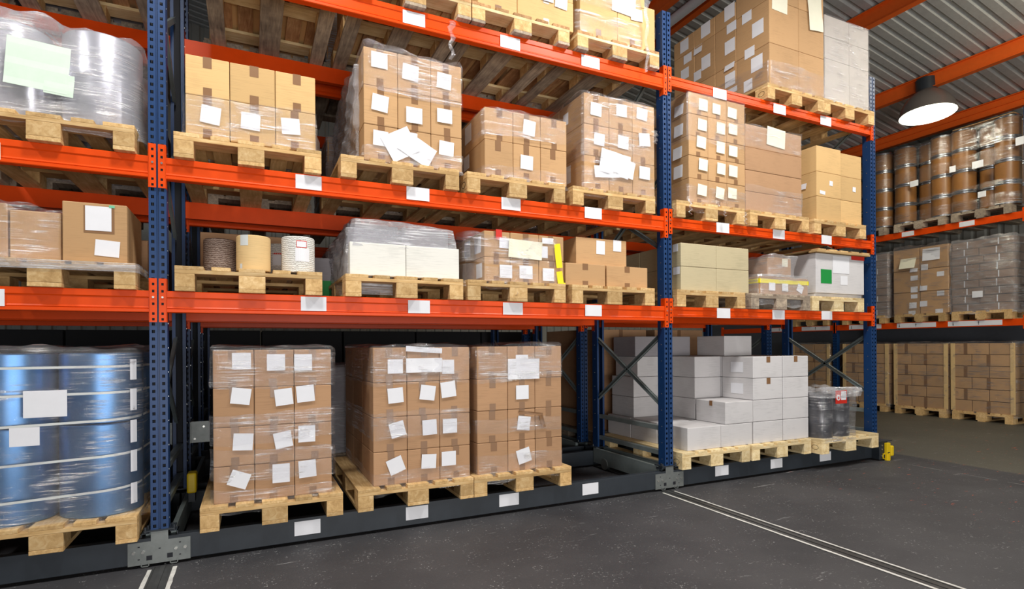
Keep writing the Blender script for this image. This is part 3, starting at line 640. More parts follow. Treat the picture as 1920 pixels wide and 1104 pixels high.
for (px, py, w, h, rt) in ((72, 124, 92, 86, 4), (112, 160, 44, 40, 4)):
    a = at(px, py, y=-.01); b = MB(); b.box(-w/690, w/690, -.0006, .0006, -h/690, h/690); bmesh.ops.subdivide_edges(b.b, edges=b.b.edges, cuts=6, use_grid_fill=True)
    for v in b.b.verts: v.co.y += .0012*math.sin(v.co.z*60)
    o = b.obj('paper_sheet', 'mint', w_, (a.x, a.y-.012, a.z)); o.rotation_euler.y = math.radians(rt)
# ---- upper shelf pallets seen from below
for x, lb in ((-.5, 'beside the first upright'), (-1.4, 'at the picture corner'), (-2.3, 'deep in the left bay')):
    pallet(x, -.05, Z3, 'm', 'weathered upper shelf pallet of the left bay, '+lb, 'upper shelf pallets', simple=False)
    carton(x-.38, x+.38, 0, 1.15, Z3+PH, Z3+PH+.6, 'card', 'large brown carton above the upper shelf of the left bay, '+lb, 'cartons on the upper shelf')
pallet(.62, -.05, Z3, 'm', 'weathered grey pallet seen from below, first on the upper shelf right of the first upright', 'upper shelf pallets')
pallet(1.50, -.05, Z3, 'm', 'pallet seen from below, second on the upper shelf of the middle bay', 'upper shelf pallets')
px_pallet(886, 45, -.05, Z3, 'm', 'pallet with a bare underside, third on the upper shelf of the middle bay', 'upper shelf pallets', stamp=True)
pallet(3.18, -.05, Z3, 'm', 'pallet with film hanging off it beside the second upright on the upper shelf', 'upper shelf pallets')
carton(.25, .98, 0, 1.15, Z3+PH, Z3+PH+.7, 'cardlight', 'tall brown carton on the first upper shelf pallet of the middle bay', 'cartons on the upper shelf')
carton(1.15, 1.86, .0, 1.15, Z3+PH, Z3+PH+.7, 'cardlight', 'tall brown carton on the second upper shelf pallet of the middle bay', 'cartons on the upper shelf')
C = (760, 0, 2.76)
load(C, [375, 580, 870], 20, [-330, -130], 375, 0, Z3+PH, .55, 'cardlight', 'tan', 'the third load on the upper shelf', 'cartons on the upper shelf', labels=[(805, 12, 62, 70, 4), (735, -15, 60, 50)], deep=1)
load(C, [903, 1098, 1240], 80, [-330, -60], 903, 0, Z3+PH, .55, 'cardlight', 'tan', 'the upper shelf load touching the second upright', 'cartons on the upper shelf', labels=[(1130, 20, 120, 110, 3), (1195, 80, 60, 60, -4)], deep=1, tapes='b')
carton(3.475, 3.62, .05, .6, Z3+PH, Z3+PH+.42, 'cardlight', 'narrow tan carton touching the second upright on the upper shelf', 'cartons on the upper shelf', None)
wrap(2.80, 3.44, 0, 1.15, Z3+PH-.02, Z3+PH+.9, 'shiny film around the tan cartons beside the second upright, upper shelf', 'film', 11, amp=.008, bands=[(Z3+PH-.02, Z3+PH+.2), (Z3+PH+.26, Z3+PH+.9)], skirt=.04)
# hanging film tails
def tail(px, py0, py1, y, label, w=.03, seed=1):
    r = random.Random(seed); a, c_ = at(px, py0, y=y), at(px, py1, y=y); b = MB(); pv = None; n = 18
    for i in range(n+1):
        z = a.z+(c_.z-a.z)*i/n; x = a.x+.012*math.sin(i*.9+seed)+r.random()*.006; ww = w*(1-.5*i/n)*(0.7+.5*r.random())
        row = [b.b.verts.new((x-ww/2, y, z)), b.b.verts.new((x, y-.015*r.random()-.004, z)), b.b.verts.new((x+ww/2, y+.004, z))]
        if pv:
            for j in range(2): b.b.faces.new((pv[j], pv[j+1], row[j+1], row[j]))
        pv = row
    tag(b.obj('film_tail', 'filmheavy'), label, 'film scrap', 'loose film tails')
tail(846, 40, 112, -.06, 'crumpled film tail hanging over the upper beam', .045, 1); tail(1212, 0, 136, -.07, 'long film tail hanging from the shiny load beside the second upright', .05, 2)
tail(1228, 245, 270, -.03, 'short film tail poking out of the middle shelf load by the second upright', .06, 3)
tail(1294, 375, 402, -.08, 'torn film tail on the pallet just right of the second upright', .03, 4); tail(1397, 398, 420, -.08, 'torn film tail hanging over the middle beam in the right bay', .03, 5)
tail(1358, 392, 406, -.08, 'small torn film tail between pallet blocks in the right bay', .02, 6); tail(966, 520, 555, -.04, 'thin twisted film strand beside the yellow-taped load', .012, 7)
# ---- middle bay, middle shelf
G2 = 'middle shelf pallets'
px_pallet(325, 260, -.05, Z2, 'y', 'pallet under the three by two tan cartons beside the first upright', G2)
px_pallet(639, 300, -.05, Z2, 'y', 'pallet under the tall carton load with the crumpled white sheets', G2)
px_pallet(876, 330, -.05, Z2, 'y', 'pallet under the low two-row carton load of the middle shelf', G2, stamp=True)
px_pallet(1074, 350, -.05, Z2, 'y', 'pallet under the glinting wrapped load beside the second upright, middle shelf', G2)
C = (300, 0, 3.0)
load(C, [140, 392, 516+132, 875], 500, [298, 523], 140, 0, Z2+PH, .42, 'cardlight', 'tan', 'the two-row load beside the first upright, middle shelf', 'cartons on the middle shelf', tapes='tb', deep=0,
     labels=[(285, 648, 112, 100, 6), (510, 685, 108, 94, 3), (735, 712, 104, 90, -4)])
wrap(.138, .85, 0, .42, Z2+PH, Z2+PH+.22, 'clear film around the lower row of tan cartons beside the first upright', 'film', 12, bands=[(Z2+PH+.0, Z2+PH+.245)], cr=.015)
tag(MB().lathe([(.02, 0), (.2, 0), (.24, .08), (.24, .3), (.2, .4), (.02, .44)], 32).obj('wrapped_bundle', 'greyroll', None, (.72, .72, Z2+PH), True), 'rounded film-wrapped bundle bulging out behind the tan two-row cartons', 'bundle')
C = (300, 0, 3.0)
load(C, [1145, 1338, 1524, 1698], 600, [256, 470, 690], 1145, 0, Z2+PH, .39, 'card', 'brown', 'the crumpled-sheet load', 'cartons on the middle shelf', deep=2,
     labels=[(1233, 340, 92, 88), (1408, 410, 90, 88, 4), (1597, 458, 80, 88, 3), (1237, 582, 92, 92, 6), (1429, 651, 90, 88), (1600, 654, 84, 78), (1610, 837, 82, 80, 3), (1240, 780, 84, 84, 2), (1400, 780, 90, 70, 3), (1350, 815, 170, 150, -30, 'white', .008), (1445, 845, 190, 120, 28, 'white', .006)])
wrap(1.155, 1.847, 0, 1.17, Z2+PH-.01, 3.22, 'clear film with puffed top around the tall middle shelf load', 'film', 13, top=True, bands=[(Z2+PH-.01, Z2+PH+.1), (2.93, 3.222)], skirt=.03, topz=.04)
wrap(1.148, 1.60, .2, 1.17, Z2+PH-.01, 3.18, 'bulging cloudy film along the side of the tall middle shelf load', 'filmgrey', 14, amp=.02, off=.012)
C = (760, 0, 2.76)
load(C, [410, 558, 700, 835], 750, [548, 715], 410, 0, Z2+PH, .39, 'card', 'brown', 'the low middle shelf load', 'cartons on the middle shelf', deep=2,
     labels=[(640, 663, 62, 78, 6), (627, 842, 64, 72, 2)], slabels=[(325, 695, 32, 90), (316, 845, 28, 70)])
wrap(2.006, 2.703, 0, 1.17, Z2+PH-.01, 2.965, 'clear film with a loose top around the low two-row middle shelf load', 'film', 15, top=True, bands=[(Z2+PH-.01, Z2+PH+.09), (2.78, 2.968)], topz=.025, skirt=.02)
load(C, [925, 1055, 1175, 1290], 750, [475, 635, 797], 925, 0, Z2+PH, .39, 'card', 'brown', 'the glinting middle shelf load', 'cartons on the middle shelf', deep=2,
     labels=[(985, 567, 56, 66, 3), (1117, 573, 54, 62), (1222, 592, 54, 60, 4), (1002, 722, 54, 62, 4), (1125, 738, 54, 66, 2), (1235, 725, 56, 66, -6), (1235, 897, 54, 64, 2), (1080, 850, 150, 120, 8, 'white', .008), (1040, 890, 130, 60, -6, 'white', .006), (1130, 870, 100, 90, 14, 'white', .007)], slabels=[(845, 905, 22, 90), (830, 620, 26, 60)])
wrap(2.86, 3.565, 0, 1.17, Z2+PH-.01, 3.24, 'glinting film around the load beside the second upright, middle shelf', 'film', 16, top=True, amp=.008, skirt=.05, topz=.02, bands=[(Z2+PH-.01, Z2+PH+.17), (2.68, 3.24)])
# ---- middle bay, lower shelf
G1 = 'lower shelf pallets'
px_pallet(327, 520, -.05, Z1, 'y', 'pallet under the kraft and white rolls', G1)
px_pallet(648, 540, -.05, Z1, 'y', 'pallet under the two big white wrapped boxes', G1)
px_pallet(877, 550, -.05, Z1, 'y', 'pallet under the yellow-taped wrapped load', G1)
px_pallet(1073, 556, -.05, Z1, 'y', 'pallet under the three plain cartons beside the second upright', G1)
ZL1 = Z1+PH
def roll(xc, yc, r, h, mat, label, tape=None):
    o = MB().lathe([(.025, 0), (r-.004, 0), (r, .004), (r, h-.006), (r-.006, h), (.03, h), (.03, h-.03)], 40).obj('paper_roll', mat, None, (xc, yc, ZL1), True); return tag(o, label, 'roll', 'paper rolls')
o = roll(.495, .10, .098, .215, 'kraft', 'smooth kraft-coloured roll at the front of the roll pallet')
def curved(parent, r, a0, a1, z0, z1, mat, name):
    b = MB(); pv = None
    for i in range(9):
        a = math.radians(a0+(a1-a0)*i/8); p, q_ = b.b.verts.new((r*math.sin(a), -r*math.cos(a), z0)), b.b.verts.new((r*math.sin(a), -r*math.cos(a), z1))
        if pv: b.b.faces.new((pv[0], p, q_, pv[1]))
        pv = (p, q_)
    return b.obj(name, mat, parent)
curved(o, .0988, -48, -18, .15, .214, 'strap', 'clear_tape'); curved(o, .0988, -50, -40, .0, .04, 'strap', 'clear_tape')
o = roll(.755, .10, .1, .228, 'whiteroll', 'white embossed roll with a red-edged label at the front')
curved(o, .1008, -10, 26, .155, .2, 'red', 'red_edged_label'); curved(o, .1013, -8, 24, .16, .195, 'white', 'paper_label'); curved(o, .1012, -14, 36, .07, .15, 'white', 'paper_label')
roll(.30, .32, .095, .22, 'greyroll', 'brown mesh-wrapped roll behind the kraft roll'); o = roll(.66, .48, .09, .24, 'whiteroll', 'second white roll half hidden between the kraft and white rolls')
curved(o, .0905, -30, 20, .09, .16, 'white', 'paper_label'); curved(o, .09, -30, 20, .165, .175, 'red', 'red_strip')
carton(.16, .84, .7, 1.12, ZL1, ZL1+.34, 'cardpink', 'wide brown carton standing behind the rolls', 'cartons on the lower shelf')
C = (620, 380, 3.68)
X, Zs, GG = load(C, [130, 520, 888], 400, [292], 520, 0, ZL1, .5, 'cream_box', 'white', 'the wrapped white box load', 'white boxes on the lower shelf', tapes='', deep=1, deepd=.6)
for i in range(2):
    xa = [X[0]+.01, (X[0]+X[2])/2][i]; carton(xa, xa+(X[2]-X[0])/2-.03, .15, 1.0, Zs[0], Zs[0]+.15, 'cardgrey', 'grey flat carton lying on top of the white boxes, %s half' % ['left', 'right'][i], 'white boxes on the lower shelf', None)
b = MB()  # ink outline on the big sheet of the left box
wrap(X[0], X[2], 0, 1.15, ZL1, Zs[0]+.15, 'hazy film sloping over the big white boxes', 'filmgrey', 17, top=True, amp=.006, cr=.02, topz=.01, bands=[(Zs[0]-.03, Zs[0]+.155)], taper=.1)
wrap(X[0]-.0, X[0]+.4, .06, 1.15, ZL1-.12, Zs[0]+.1, 'grey film hanging down the side of the big white boxes', 'filmgrey', 18, amp=.015)
load(C, [1060, 1240, 1437, 1610], 450, [188, 370], 1060, 0, ZL1, .39, 'card', 'brown', 'the yellow-taped load', 'cartons on the lower shelf', deep=2,
     labels=[(1160, 220, 42, 70, 0, 'red'), (1205, 280, 84, 70, 0), (1340, 325, 230, 125, 2, 'cream', .008), (1495, 265, 76, 40, 0), (1450, 340, 90, 80, 0), (1207, 475, 86, 90), (1345, 480, 90, 90), (1500, 497, 78, 86), (1565, 368, 42, 165, -7, 'ytape', .003), (1578, 520, 40, 90, -10, 'ytape', .003), (1592, 572, 44, 40, 0, 'ytape', .003)], slabels=[(943, 325, 38, 110), (1015, 295, 44, 110), (1025, 470, 40, 100)])
wrap(1.862, 2.61, 0, 1.17, ZL1-.02, 2.03, 'crumpled film around the yellow-taped load', 'film', 19, top=True, amp=.009, topz=.03, skirt=.03, bands=[(ZL1-.02, ZL1+.11), (1.83, 2.03)])
C = (1020, 400, 4.6)
T = lambda u, v: (C[0]+u/C[2], C[1]+v/C[2])
xa, xb, zt = at(*T(185, 500), y=0).x, at(*T(530, 500), y=0).x, at(*T(350, 432), y=0).z
carton(xa, xb, 0, .5, ZL1, zt, 'card', 'plain tan carton touching the yellow-taped load', 'cartons on the lower shelf', 'tb')
xc_, xd = at(*T(545, 500), y=0).x, at(*T(900, 500), y=0).x
carton(xc_, xd, .01, .5, ZL1, zt, 'card', 'plain tan carton nearest the second upright, lower of the stack', 'cartons on the lower shelf', 'tb')
xe, xf = at(*T(275, 300), y=.06).x, at(*T(712, 300), y=.06).x; zz = at(*T(500, 218), y=.06).z
o = carton(xe, xf, .06, .5, zt+.001, zz, 'card', 'brown carton with two white labels lying across two tan cartons', 'cartons on the lower shelf', None)
for u, v, w, h in ((487, 295, 95, 118), (630, 282, 92, 98)):
    a = at(*T(u, v), y=.06); sheet(o, a.x, a.z, w/4.6/250, h/4.6/235, 1, 'white')
# ---- right bay, lower shelf
carton_rows = ((437, 597), (597, 765))
C = (1220, 330, 3.5614)
pallet(4.155, -.05, Z1, 'y', 'pallet under the four khaki cartons', G1, stamp=True); pallet(5.03, -.05, Z1, 'g', 'filmed pallet under the low load with the yellow tape', G1); pallet(5.86, -.05, Z1, 'p', 'clean pallet under the big white crate-like box', G1)
load(C, [202, 440, 657], 600, [442, 600], 202, 0, ZL1, .56, 'khaki', 'khaki', 'the khaki stack', 'khaki cartons', tapes='', deep=1, slabels=[(165, 480, 34, 50), (172, 632, 44, 50)])
T = lambda u, v: (C[0]+u/C[2], C[1]+v/C[2])
xa, xb = at(*T(725, 720), y=0).x, at(*T(1050, 720), y=0).x; z1 = at(*T(725, 665), y=0).z
o = carton(xa, xb, 0, 1.1, ZL1, z1, 'cardpink', 'low brown carton wrapped with yellow tape', 'cartons on the lower shelf', None)
MB().box(xa-.006, xb+.006, -.004, -.002, -.02, .02).box(xa-.006, xa-.004, -.004, 1.1, -.02, .02).box(xb+.004, xb+.006, -.004, 1.1, -.02, .02).obj('yellow_tape', 'ytape', o, (-(xa+xb)/2, 0, z1-ZL1-.045))
for u, v, rr in ((808, 738, 0), (895, 745, 0), (995, 752, 25)):
    a = at(*T(u, v), y=0); sheet(o, a.x, a.z, .085, .075, rr, 'white', off=.005)
xe, xf, zz = at(*T(850, 600), y=.0).x, at(*T(950, 600), y=0).x, at(*T(850, 540), y=0).z
o = carton(xe-.12, xf, .02, .5, z1, zz, 'cardpink', 'small brown carton standing on the yellow-taped carton under film', 'cartons on the lower shelf', 'b'); a = at(*T(907, 578), y=0); sheet(o, a.x, a.z, .08, .075, 2, 'cream')
wrap(xa, xb, 0, 1.1, ZL1-.01, z1+.02, 'loose film over the yellow-taped carton', 'filmheavy', 21, top=False, amp=.006, skirt=.1)
wrap(xe-.12, xf, .0, .55, z1, zz, 'film tented over the small carton above the yellow tape', 'filmheavy', 22, top=True, amp=.01, skirt=.0, taper=-.12)
xa, xb = at(*T(1103, 650), y=0).x, at(*T(1425, 650), y=0).x; zt = at(*T(1103, 510), y=0).z; zm = at(*T(1103, 778), y=0).z
carton(xa+.01, xb-.01, .02, 1.05, ZL1, zm, 'cardwhite', 'flat white tray under the big white box', 'white boxes on the lower shelf', None)
o = carton(xa, xb, 0, 1.1, zm, zt, 'cardwhite', 'big white box with a green square and red strip, right bay lower shelf', 'white boxes on the lower shelf', None)
for u, v, w, h, mt in ((1172, 670, 72, 98, 'green'), (1382, 550, 86, 34, 'red'), (1270, 595, 110, 120, 'white'), (1290, 698, 48, 62, 'white')):
    a = at(*T(u, v), y=0); e = at(*T(u+w/2, v+h/2), y=0); sheet(o, a.x, a.z, 2*(e.x-a.x), 2*(a.z-e.z), 0, mt, name={'green': 'green_card', 'red': 'red_strip'}.get(mt, 'paper_label'))
t = empty('board_lid', ((xa+xb)/2, -.04, zt+.002), 'loose wooden board lid lying on the big white box', 'board lid')
for i in range(5): MB().box(-.4+i*.172, -.4+i*.172+.12, 0, 1.15, .018, .034).obj('lid_board', 'woodyy', t)
for yy in (0, .5, 1.05): MB().box(-.42, .42, yy, yy+.09, 0, .018).obj('lid_batten', 'woodyx', t)
# ---- right bay, middle shelf
pallet(4.155, -.05, Z2, 'y', 'film-torn pallet right of the second upright, middle shelf', G2, stamp=True); pallet(5.02, -.05, Z2, 'y', 'pallet under the wide brown cartons, middle shelf of the right bay', G2); pallet(5.90, -.05, Z2, 'y', 'pallet under the plain tan cartons at the last upright, middle shelf', G2)
C = (1220, 0, 3.25)
load(C, [232, 350, 465, 575], 800, [555, 685, 820, 940, 1080], 232, 0, Z2+PH, .39, 'card', 'brown', 'the load with fifteen front labels', 'cartons on the middle shelf', deep=2, tapes='b',
     labels=[(318, 640, 54, 70, 2, 'cream'), (400, 665, 48, 62, 2, 'cream'), (495, 690, 54, 62, 4, 'cream'), (313, 762, 54, 68, 3, 'cream'), (425, 783, 50, 68, 2, 'cream'), (497, 790, 52, 62, 2, 'cream'), (305, 868, 56, 70, 5, 'cream'), (423, 900, 50, 70, 3, 'cream'), (498, 923, 52, 64, 2, 'cream'), (317, 1005, 54, 70, 4, 'cream'), (425, 1030, 50, 68, 3, 'cream'), (497, 1045, 52, 68, 2, 'cream'), (308, 1160, 56, 66, 5, 'cream'), (418, 1178, 50, 68, 7, 'cream'), (492, 1180, 52, 64, 2, 'cream')],
     slabels=[(172, 662, 54, 90, 5), (170, 787, 54, 90, 4), (163, 925, 54, 92, 4), (167, 1045, 54, 84, 3)])
wrap(at(1291, 300, y=0).x, at(1397, 300, y=0).x, 0, 1.17, Z2+PH-.01, at(1291, 170, y=0).z, 'film around the many-labelled load right of the second upright', 'film', 23, top=True, topz=.015, skirt=.06, bands=[(Z2+PH-.01, Z2+PH+.16), (3.02, at(1291, 170, y=0).z)])
X, Zs, GG = load(C, [577, 920], 900, [750, 890, 1030, 1160], 577, .0, Z2+PH, 1.1, 'cardpink', 'brown', 'the wide-carton stack in the middle of the right bay', 'cartons on the middle shelf', tapes='', labels=[(763, 840, 110, 112, 4, 'cream')])
wrap(X[0], X[1], 0, 1.1, Z2+PH, Zs[0], 'torn film over the wide brown cartons of the right bay', 'filmside', 24, top=False, amp=.006, bands=[(Z2+PH, Z2+PH+.24), (Zs[0]-.21, Zs[0])], cr=.015)
T = lambda u, v: (C[0]+u/C[2], C[1]+v/C[2])
X = [at(1531, 350, y=0).x, at(1577, 350, y=0).x, at(1617, 350, y=0).x]; ZZ = [Z2+PH, at(1534, 367, y=0).z, at(1530, 320, y=0).z, at(1528, 271, y=0).z]
for r_ in range(3):
    for c_ in range(2):
        hh = ZZ[r_+1] if not (r_ == 2 and c_ == 1) else ZZ[3]-.02
        o = carton(X[c_], X[c_+1], .0+.01*c_, .42, ZZ[r_], hh, 'cardlight', 'plain tan carton at the last upright, %s row, %s' % (['bottom', 'middle', 'top'][r_], ['inner column', 'outer column'][c_]), 'tan cartons at the last upright', None)
        if r_ == 1:
            a = at([1558, 1603][c_], [344, 355][c_], y=0); sheet(o, a.x, a.z, .05, .05, 3)
    for k_ in range(1): carton(X[0], X[1], .425, .85, ZZ[r_], ZZ[r_+1], 'cardlight', 'plain tan carton behind the inner column at the last upright, %s row' % ['bottom', 'middle', 'top'][r_], 'tan cartons at the last upright')
    if r_ == 1: pass
a = at(1520, 332, x=X[0]); o = [q_ for q_ in S.objects if q_.get('label', '') == 'plain tan carton at the last upright, middle row, inner column'][0]; sheet(o, .19, (ZZ[1]+ZZ[2])/2+.02, .16, .1, 14, 'white', 'l')
a = at(1542, 360.8, y=0); sheet(o, a.x, a.z, .08, .035, 5)
# ---- right bay, upper shelf
xA0, xA1, xA2 = at(1443, 150, y=0).x, at(1498, 160, y=0).x, at(1545, 175, y=0).x
pallet(xA0+.315, -.05, Z3, 'y', 'pallet under the tall label-covered brown cartons, upper shelf', 'upper shelf pallets', stamp=True); pallet(6.052, -.05, Z3, 'y', 'pallet under the pale wrapped cartons beside the last upright, upper shelf', 'upper shelf pallets')
rowsA = [Z3+PH, Z3+PH+.42, Z3+PH+.84, Z3+PH+1.2]
side = {}
for r_ in range(3):
    ca = carton(xA0, xA1, 0, .4, rowsA[r_], rowsA[r_+1], 'card', 'tall brown carton at the aisle corner of the label-covered load, %s' % ['lowest', 'second up', 'topmost'][r_], 'cartons on the upper shelf', None)
    carton(xA1, xA2, 0, .4, rowsA[r_], rowsA[r_+1], 'card', 'tall brown carton touching the pale wrapped cartons, %s' % ['lowest', 'second up', 'topmost'][r_], 'cartons on the upper shelf', None)
    side[r_, 0] = ca
    for k_ in range(1, 4):
        ya, yb = [0, .4, .68, .98][k_], [0, .68, .98, 1.31][k_]
        zt = rowsA[r_+1] if r_ < 2 else rowsA[r_+1]-.17*(k_ > 0)
        side[r_, k_] = carton(xA0, xA1, ya, yb, rowsA[r_], zt, 'card', 'brown carton on the labelled side of the tall load, %s, %s' % (['second', 'third', 'last'][k_-1]+' from the corner', ['lowest', 'second up', 'topmost'][r_]), 'cartons on the upper shelf', None)
C = (1220, 0, 3.248)
T = lambda u, v: (C[0]+u/C[2], C[1]+v/C[2])
for u, v, w, h, rr in ((480, 72, 62, 110, 0), (492, 165, 58, 70, 0), (334, 180, 56, 100, 0), (205, 278, 50, 90, 0), (585, 105, 58, 76, 0), (652, 172, 70, 110, 0), (288, 300, 48, 66, 8), (482, 282, 62, 100, 0), (225, 355, 48, 64, 0), (336, 378, 54, 100, 0), (602, 320, 60, 74, 0), (481, 395, 60, 72, 12), (646, 385, 70, 112, 0), (208, 450, 48, 80, 0), (285, 460, 44, 70, 0), (483, 485, 62, 100, 0), (593, 520, 52, 84, 0), (498, 550, 56, 40, 0)):
    a = at(*T(u, v), x=xA0); e = at(*T(u+w/2, v), x=xA0); d_ = at(*T(u-w/2, v), x=xA0); q1 = at(*T(u, v+h/2), x=xA0); q0 = at(*T(u, v-h/2), x=xA0)
    best = min(side.values(), key=lambda o: abs(o.location.y+o['_d'][1]/2-a.y)+abs(o.location.z+o['_d'][2]/2-a.z)); sheet(best, a.y, a.z, abs(d_.y-e.y), abs(q0.z-q1.z)*.8, rr, 'white', 'l')
a = at(*T(785, 25), y=0); sheet(side[0, 0], a.x, a.z, .21, .15, 2, 'cream'); a = at(*T(995, 75), y=0)
o = [q_ for q_ in S.objects if q_.get('label', '') == 'tall brown carton touching the pale wrapped cartons, second up'][0]; sheet(o, a.x, a.z, .2, .38, -6, 'cream', curl=.006, off=.012)
wrap(xA0, xA2, 0, 1.31, Z3+PH-.02, Z3+PH+1.0, 'film around the tall label-covered load on the upper shelf', 'film', 25, skirt=.03, bands=[(Z3+PH-.02, Z3+PH+.25)])
X = [at(1546, 100, y=0).x, at(1592, 100, y=0).x, min(at(1634, 100, y=0).x-.01, 6.44)]; ZZ = [Z3+PH, at(1546, 108, y=0).z, at(1546, 66, y=0).z, at(1546, 26, y=0).z]
for r_ in range(3):
    for c_ in range(2):
        for d_ in range(2): carton(X[c_], X[c_+1], d_*.4, d_*.4+.397, ZZ[r_], ZZ[r_+1], 'cardpale', 'pale grey carton under film beside the last upright, %s, %s, %s' % (['lowest row', 'middle row', 'top row'][r_], ['inner column', 'outer column'][c_], ['front', 'behind'][d_]), 'pale cartons on the upper shelf', None)
wrap(X[0], X[2], 0, .8, Z3+PH-.01, ZZ[3], 'hazy film around the pale grey cartons beside the last upright', 'filmside', 26, top=True, amp=.004, cr=.015, topz=.01)
# ---- right bay, base level: white cartons
pallet(4.2, -.05, ZB, 'p', 'clean pale pallet under the white cartons nearest the second upright', G0, stamp=True); pallet(5.03, -.05, ZB, 'p', 'clean pale pallet under the high white carton columns', G0); 
xp = at(1525, 818, y=-.14).x; pallet(5.90, -.14, ZB, 'p', 'clean pale pallet under the dark wrapped drums, sticking out of the rack', G0, stamp=True).scale.x = 1.1
zb = ZB+PH; H = .2
WG = 'white cartons on the base'
def wc(x0, x1, y0, y1, r0, lab, tape=None, h=1, mat='cardwhite', top=None):
    return carton(x0, x1, y0, y1, zb+r0*.203, zb+(r0+h)*.203-.001 if top is None else top, mat, lab, WG, tape)
XC = [3.905, 4.298, 4.69, 5.097, 5.46]
for d_ in range(3): wc(XC[0], XC[1], .0+d_*.4, .39+d_*.4, 0, 'white carton of the low run by the second upright, %s' % ['at the aisle', 'second one in', 'deepest'][d_])
wc(XC[1], XC[2], 0, .38, 0, 'white carton on the pallet below the carton with the brown tape flap')
o = wc(4.35, 4.70, -.0, .37, 1, 'white carton with a brown tape flap, standing out in front of the middle column'); MB().box(-.001, 0, -.035, .0, -.045, .001).box(-.001, .02, -.035, 0, 0, .0012).obj('packing_tape', 'tape', o, (-.176, .19, .2))
for r_ in range(4):
    rn = ['bottom', 'second', 'third', 'top'][r_]
    for d_ in range(3):
        wc(4.702, 5.095, .0+d_*.385, .38+d_*.385, r_, 'white carton in the high aisle columns, inner column, %s row%s' % (rn, ['', ', one behind', ', two behind'][d_]), 't' if (r_ in (2, 3) and d_ == 0) else None)
        if d_ < 1 or r_ == 3: wc(5.10, 5.46, .0+d_*.385, .38+d_*.385, r_, 'white carton in the high aisle columns, outer column, %s row%s' % (rn, ['', ', one behind', ', two behind'][d_]), 't' if (r_ == 3 and d_ == 0) else None)
    wc(4.36, 4.70, .39, .77, r_, 'white carton in the stack behind the flapped carton, %s row' % rn)
    if r_ > 0 and r_ < 3:
        wc(3.93, 4.30, .78, 1.15, r_, 'white carton in the deep stack seen through the brace, %s row' % rn)
    wc(4.31, 4.69, .79, 1.16, r_, 'white carton in the deep stack beside the middle column, %s row' % rn)
wc(3.98, 4.30, .78, 1.15, 3, 'white carton on top of the deep stack seen through the brace'); wc(3.96, 4.30, .79, 1.16, 4, 'greyish white carton at the very top of the deep stack', mat='cardgrey')
wc(4.32, 4.69, .8, 1.17, 4, 'grey carton topmost in the deep stack behind the upright', mat='cardgrey')
xr0, xr1 = at(1430, 640, y=.42).x, at(1480, 640, y=.42).x
wc(4.76, 5.14, .40, .78, 4, 'single white carton topmost of all the white cartons')
for o in list(S.objects):
    if o.get('group') == WG and ('inner column' in o['label']) and ('third' in o['label'] or 'top' in o['label']) and 'behind' not in o['label']:
        sheet(o, .19, o.location.z+.1, .15, .1, 0, 'white', 'l')
# dark drums
for i, (x, y) in enumerate(((5.615, .0), (5.868, .0), (5.615, .26), (5.868, .26))):
    hd = .41; o = MB().lathe([(.02, 0), (.145, 0), (.15, .01), (.15, .13), (.154, .14), (.15, .15), (.15, .27), (.154, .28), (.15, .29), (.15, hd-.02), (.154, hd-.01), (.14, hd), (.135, hd-.012), (.01, hd-.012)], 32).obj('plastic_drum', 'blackdrum', None, (x, y, zb), True); o.scale = (.8, .8, 1)
    tag(o, 'small black drum under film, %s' % ['front inner', 'front outer', 'back inner', 'back outer'][i]+' of the four', 'drum', 'black drums')
w_ = wrap(5.485, 5.995, -.13, .4, zb-.01, zb+.41, 'clear film bag with a flared top over the small black drums', 'filmside', 27, top=True, amp=.01, cr=.05, topz=.03, skirt=.03)
a = at(1577, 744, y=-.15); q_ = MB().box(-.085, .085, -.001, .001, -.065, .065).obj('red_card', 'red', w_, (a.x, -.152, a.z))
MB().cyl((0, 0, 0), .028, .002, 24, mat=Matrix.Translation((-.045, -.001, -.005)) @ Matrix.Rotation(PI/2, 4, 'X')).obj('white_disc', 'white', q_)
MB().cyl((0, 0, 0), .014, .002, 16, mat=Matrix.Translation((-.045, -.003, -.005)) @ Matrix.Rotation(PI/2, 4, 'X')).obj('red_mark', 'red', q_); MB().box(-.005, .07, -.003, -.002, -.03, .055).obj('paper_label', 'white', q_)
wrap(5.49, 6.03, -.15, .43, zb+.40, zb+.45, 'cream plastic sheet frill on top of the small black drums', 'filmheavy', 28, top=True, amp=.03, cr=.04, topz=.03)

# ================================================================== rack behind: goods seen through the gaps
YR = 1.274
def back_load(xc, z, hgt, mat, label, filmed=None, kind='g', yo=0):
    pallet(xc, YR, z, kind, 'pallet of '+label, 'pallets of the rack behind', simple=True)
    carton(xc-.36, xc+.36, YR+.06, YR+1.1, z+PH, z+PH+hgt, mat, label, 'goods of the rack behind', 'tb')
    if filmed: wrap(xc-.36, xc+.36, YR+.06, YR+1.1, z+PH, z+PH+hgt, 'film of '+label, filmed, int(xc*10)+50, top=True)
nm = ['leftmost', 'second', 'third', 'fourth']
for z, lv in ((Z2, 'middle'), (Z3, 'upper')):
    for i, xc in enumerate((-2.3, -1.4, -.5)): back_load(xc, z, .55, 'cardgrey', '%s bulk carton, %s shelf, behind the silver rolls' % (['deepest', 'second', 'nearest'][i], lv))
    for i, xc in enumerate((.55, 1.45, 2.32, 3.18)): back_load(xc, z, .6, 'card', '%s bulk carton, %s shelf, rack behind the middle bay' % (nm[i], lv), 'filmgrey' if (i == 1) else None)
for i, xc in enumerate((4.2, 5.05, 5.9)): back_load(xc, Z2, .6, 'card', '%s bulk carton, middle shelf, rack behind the right bay' % nm[i])
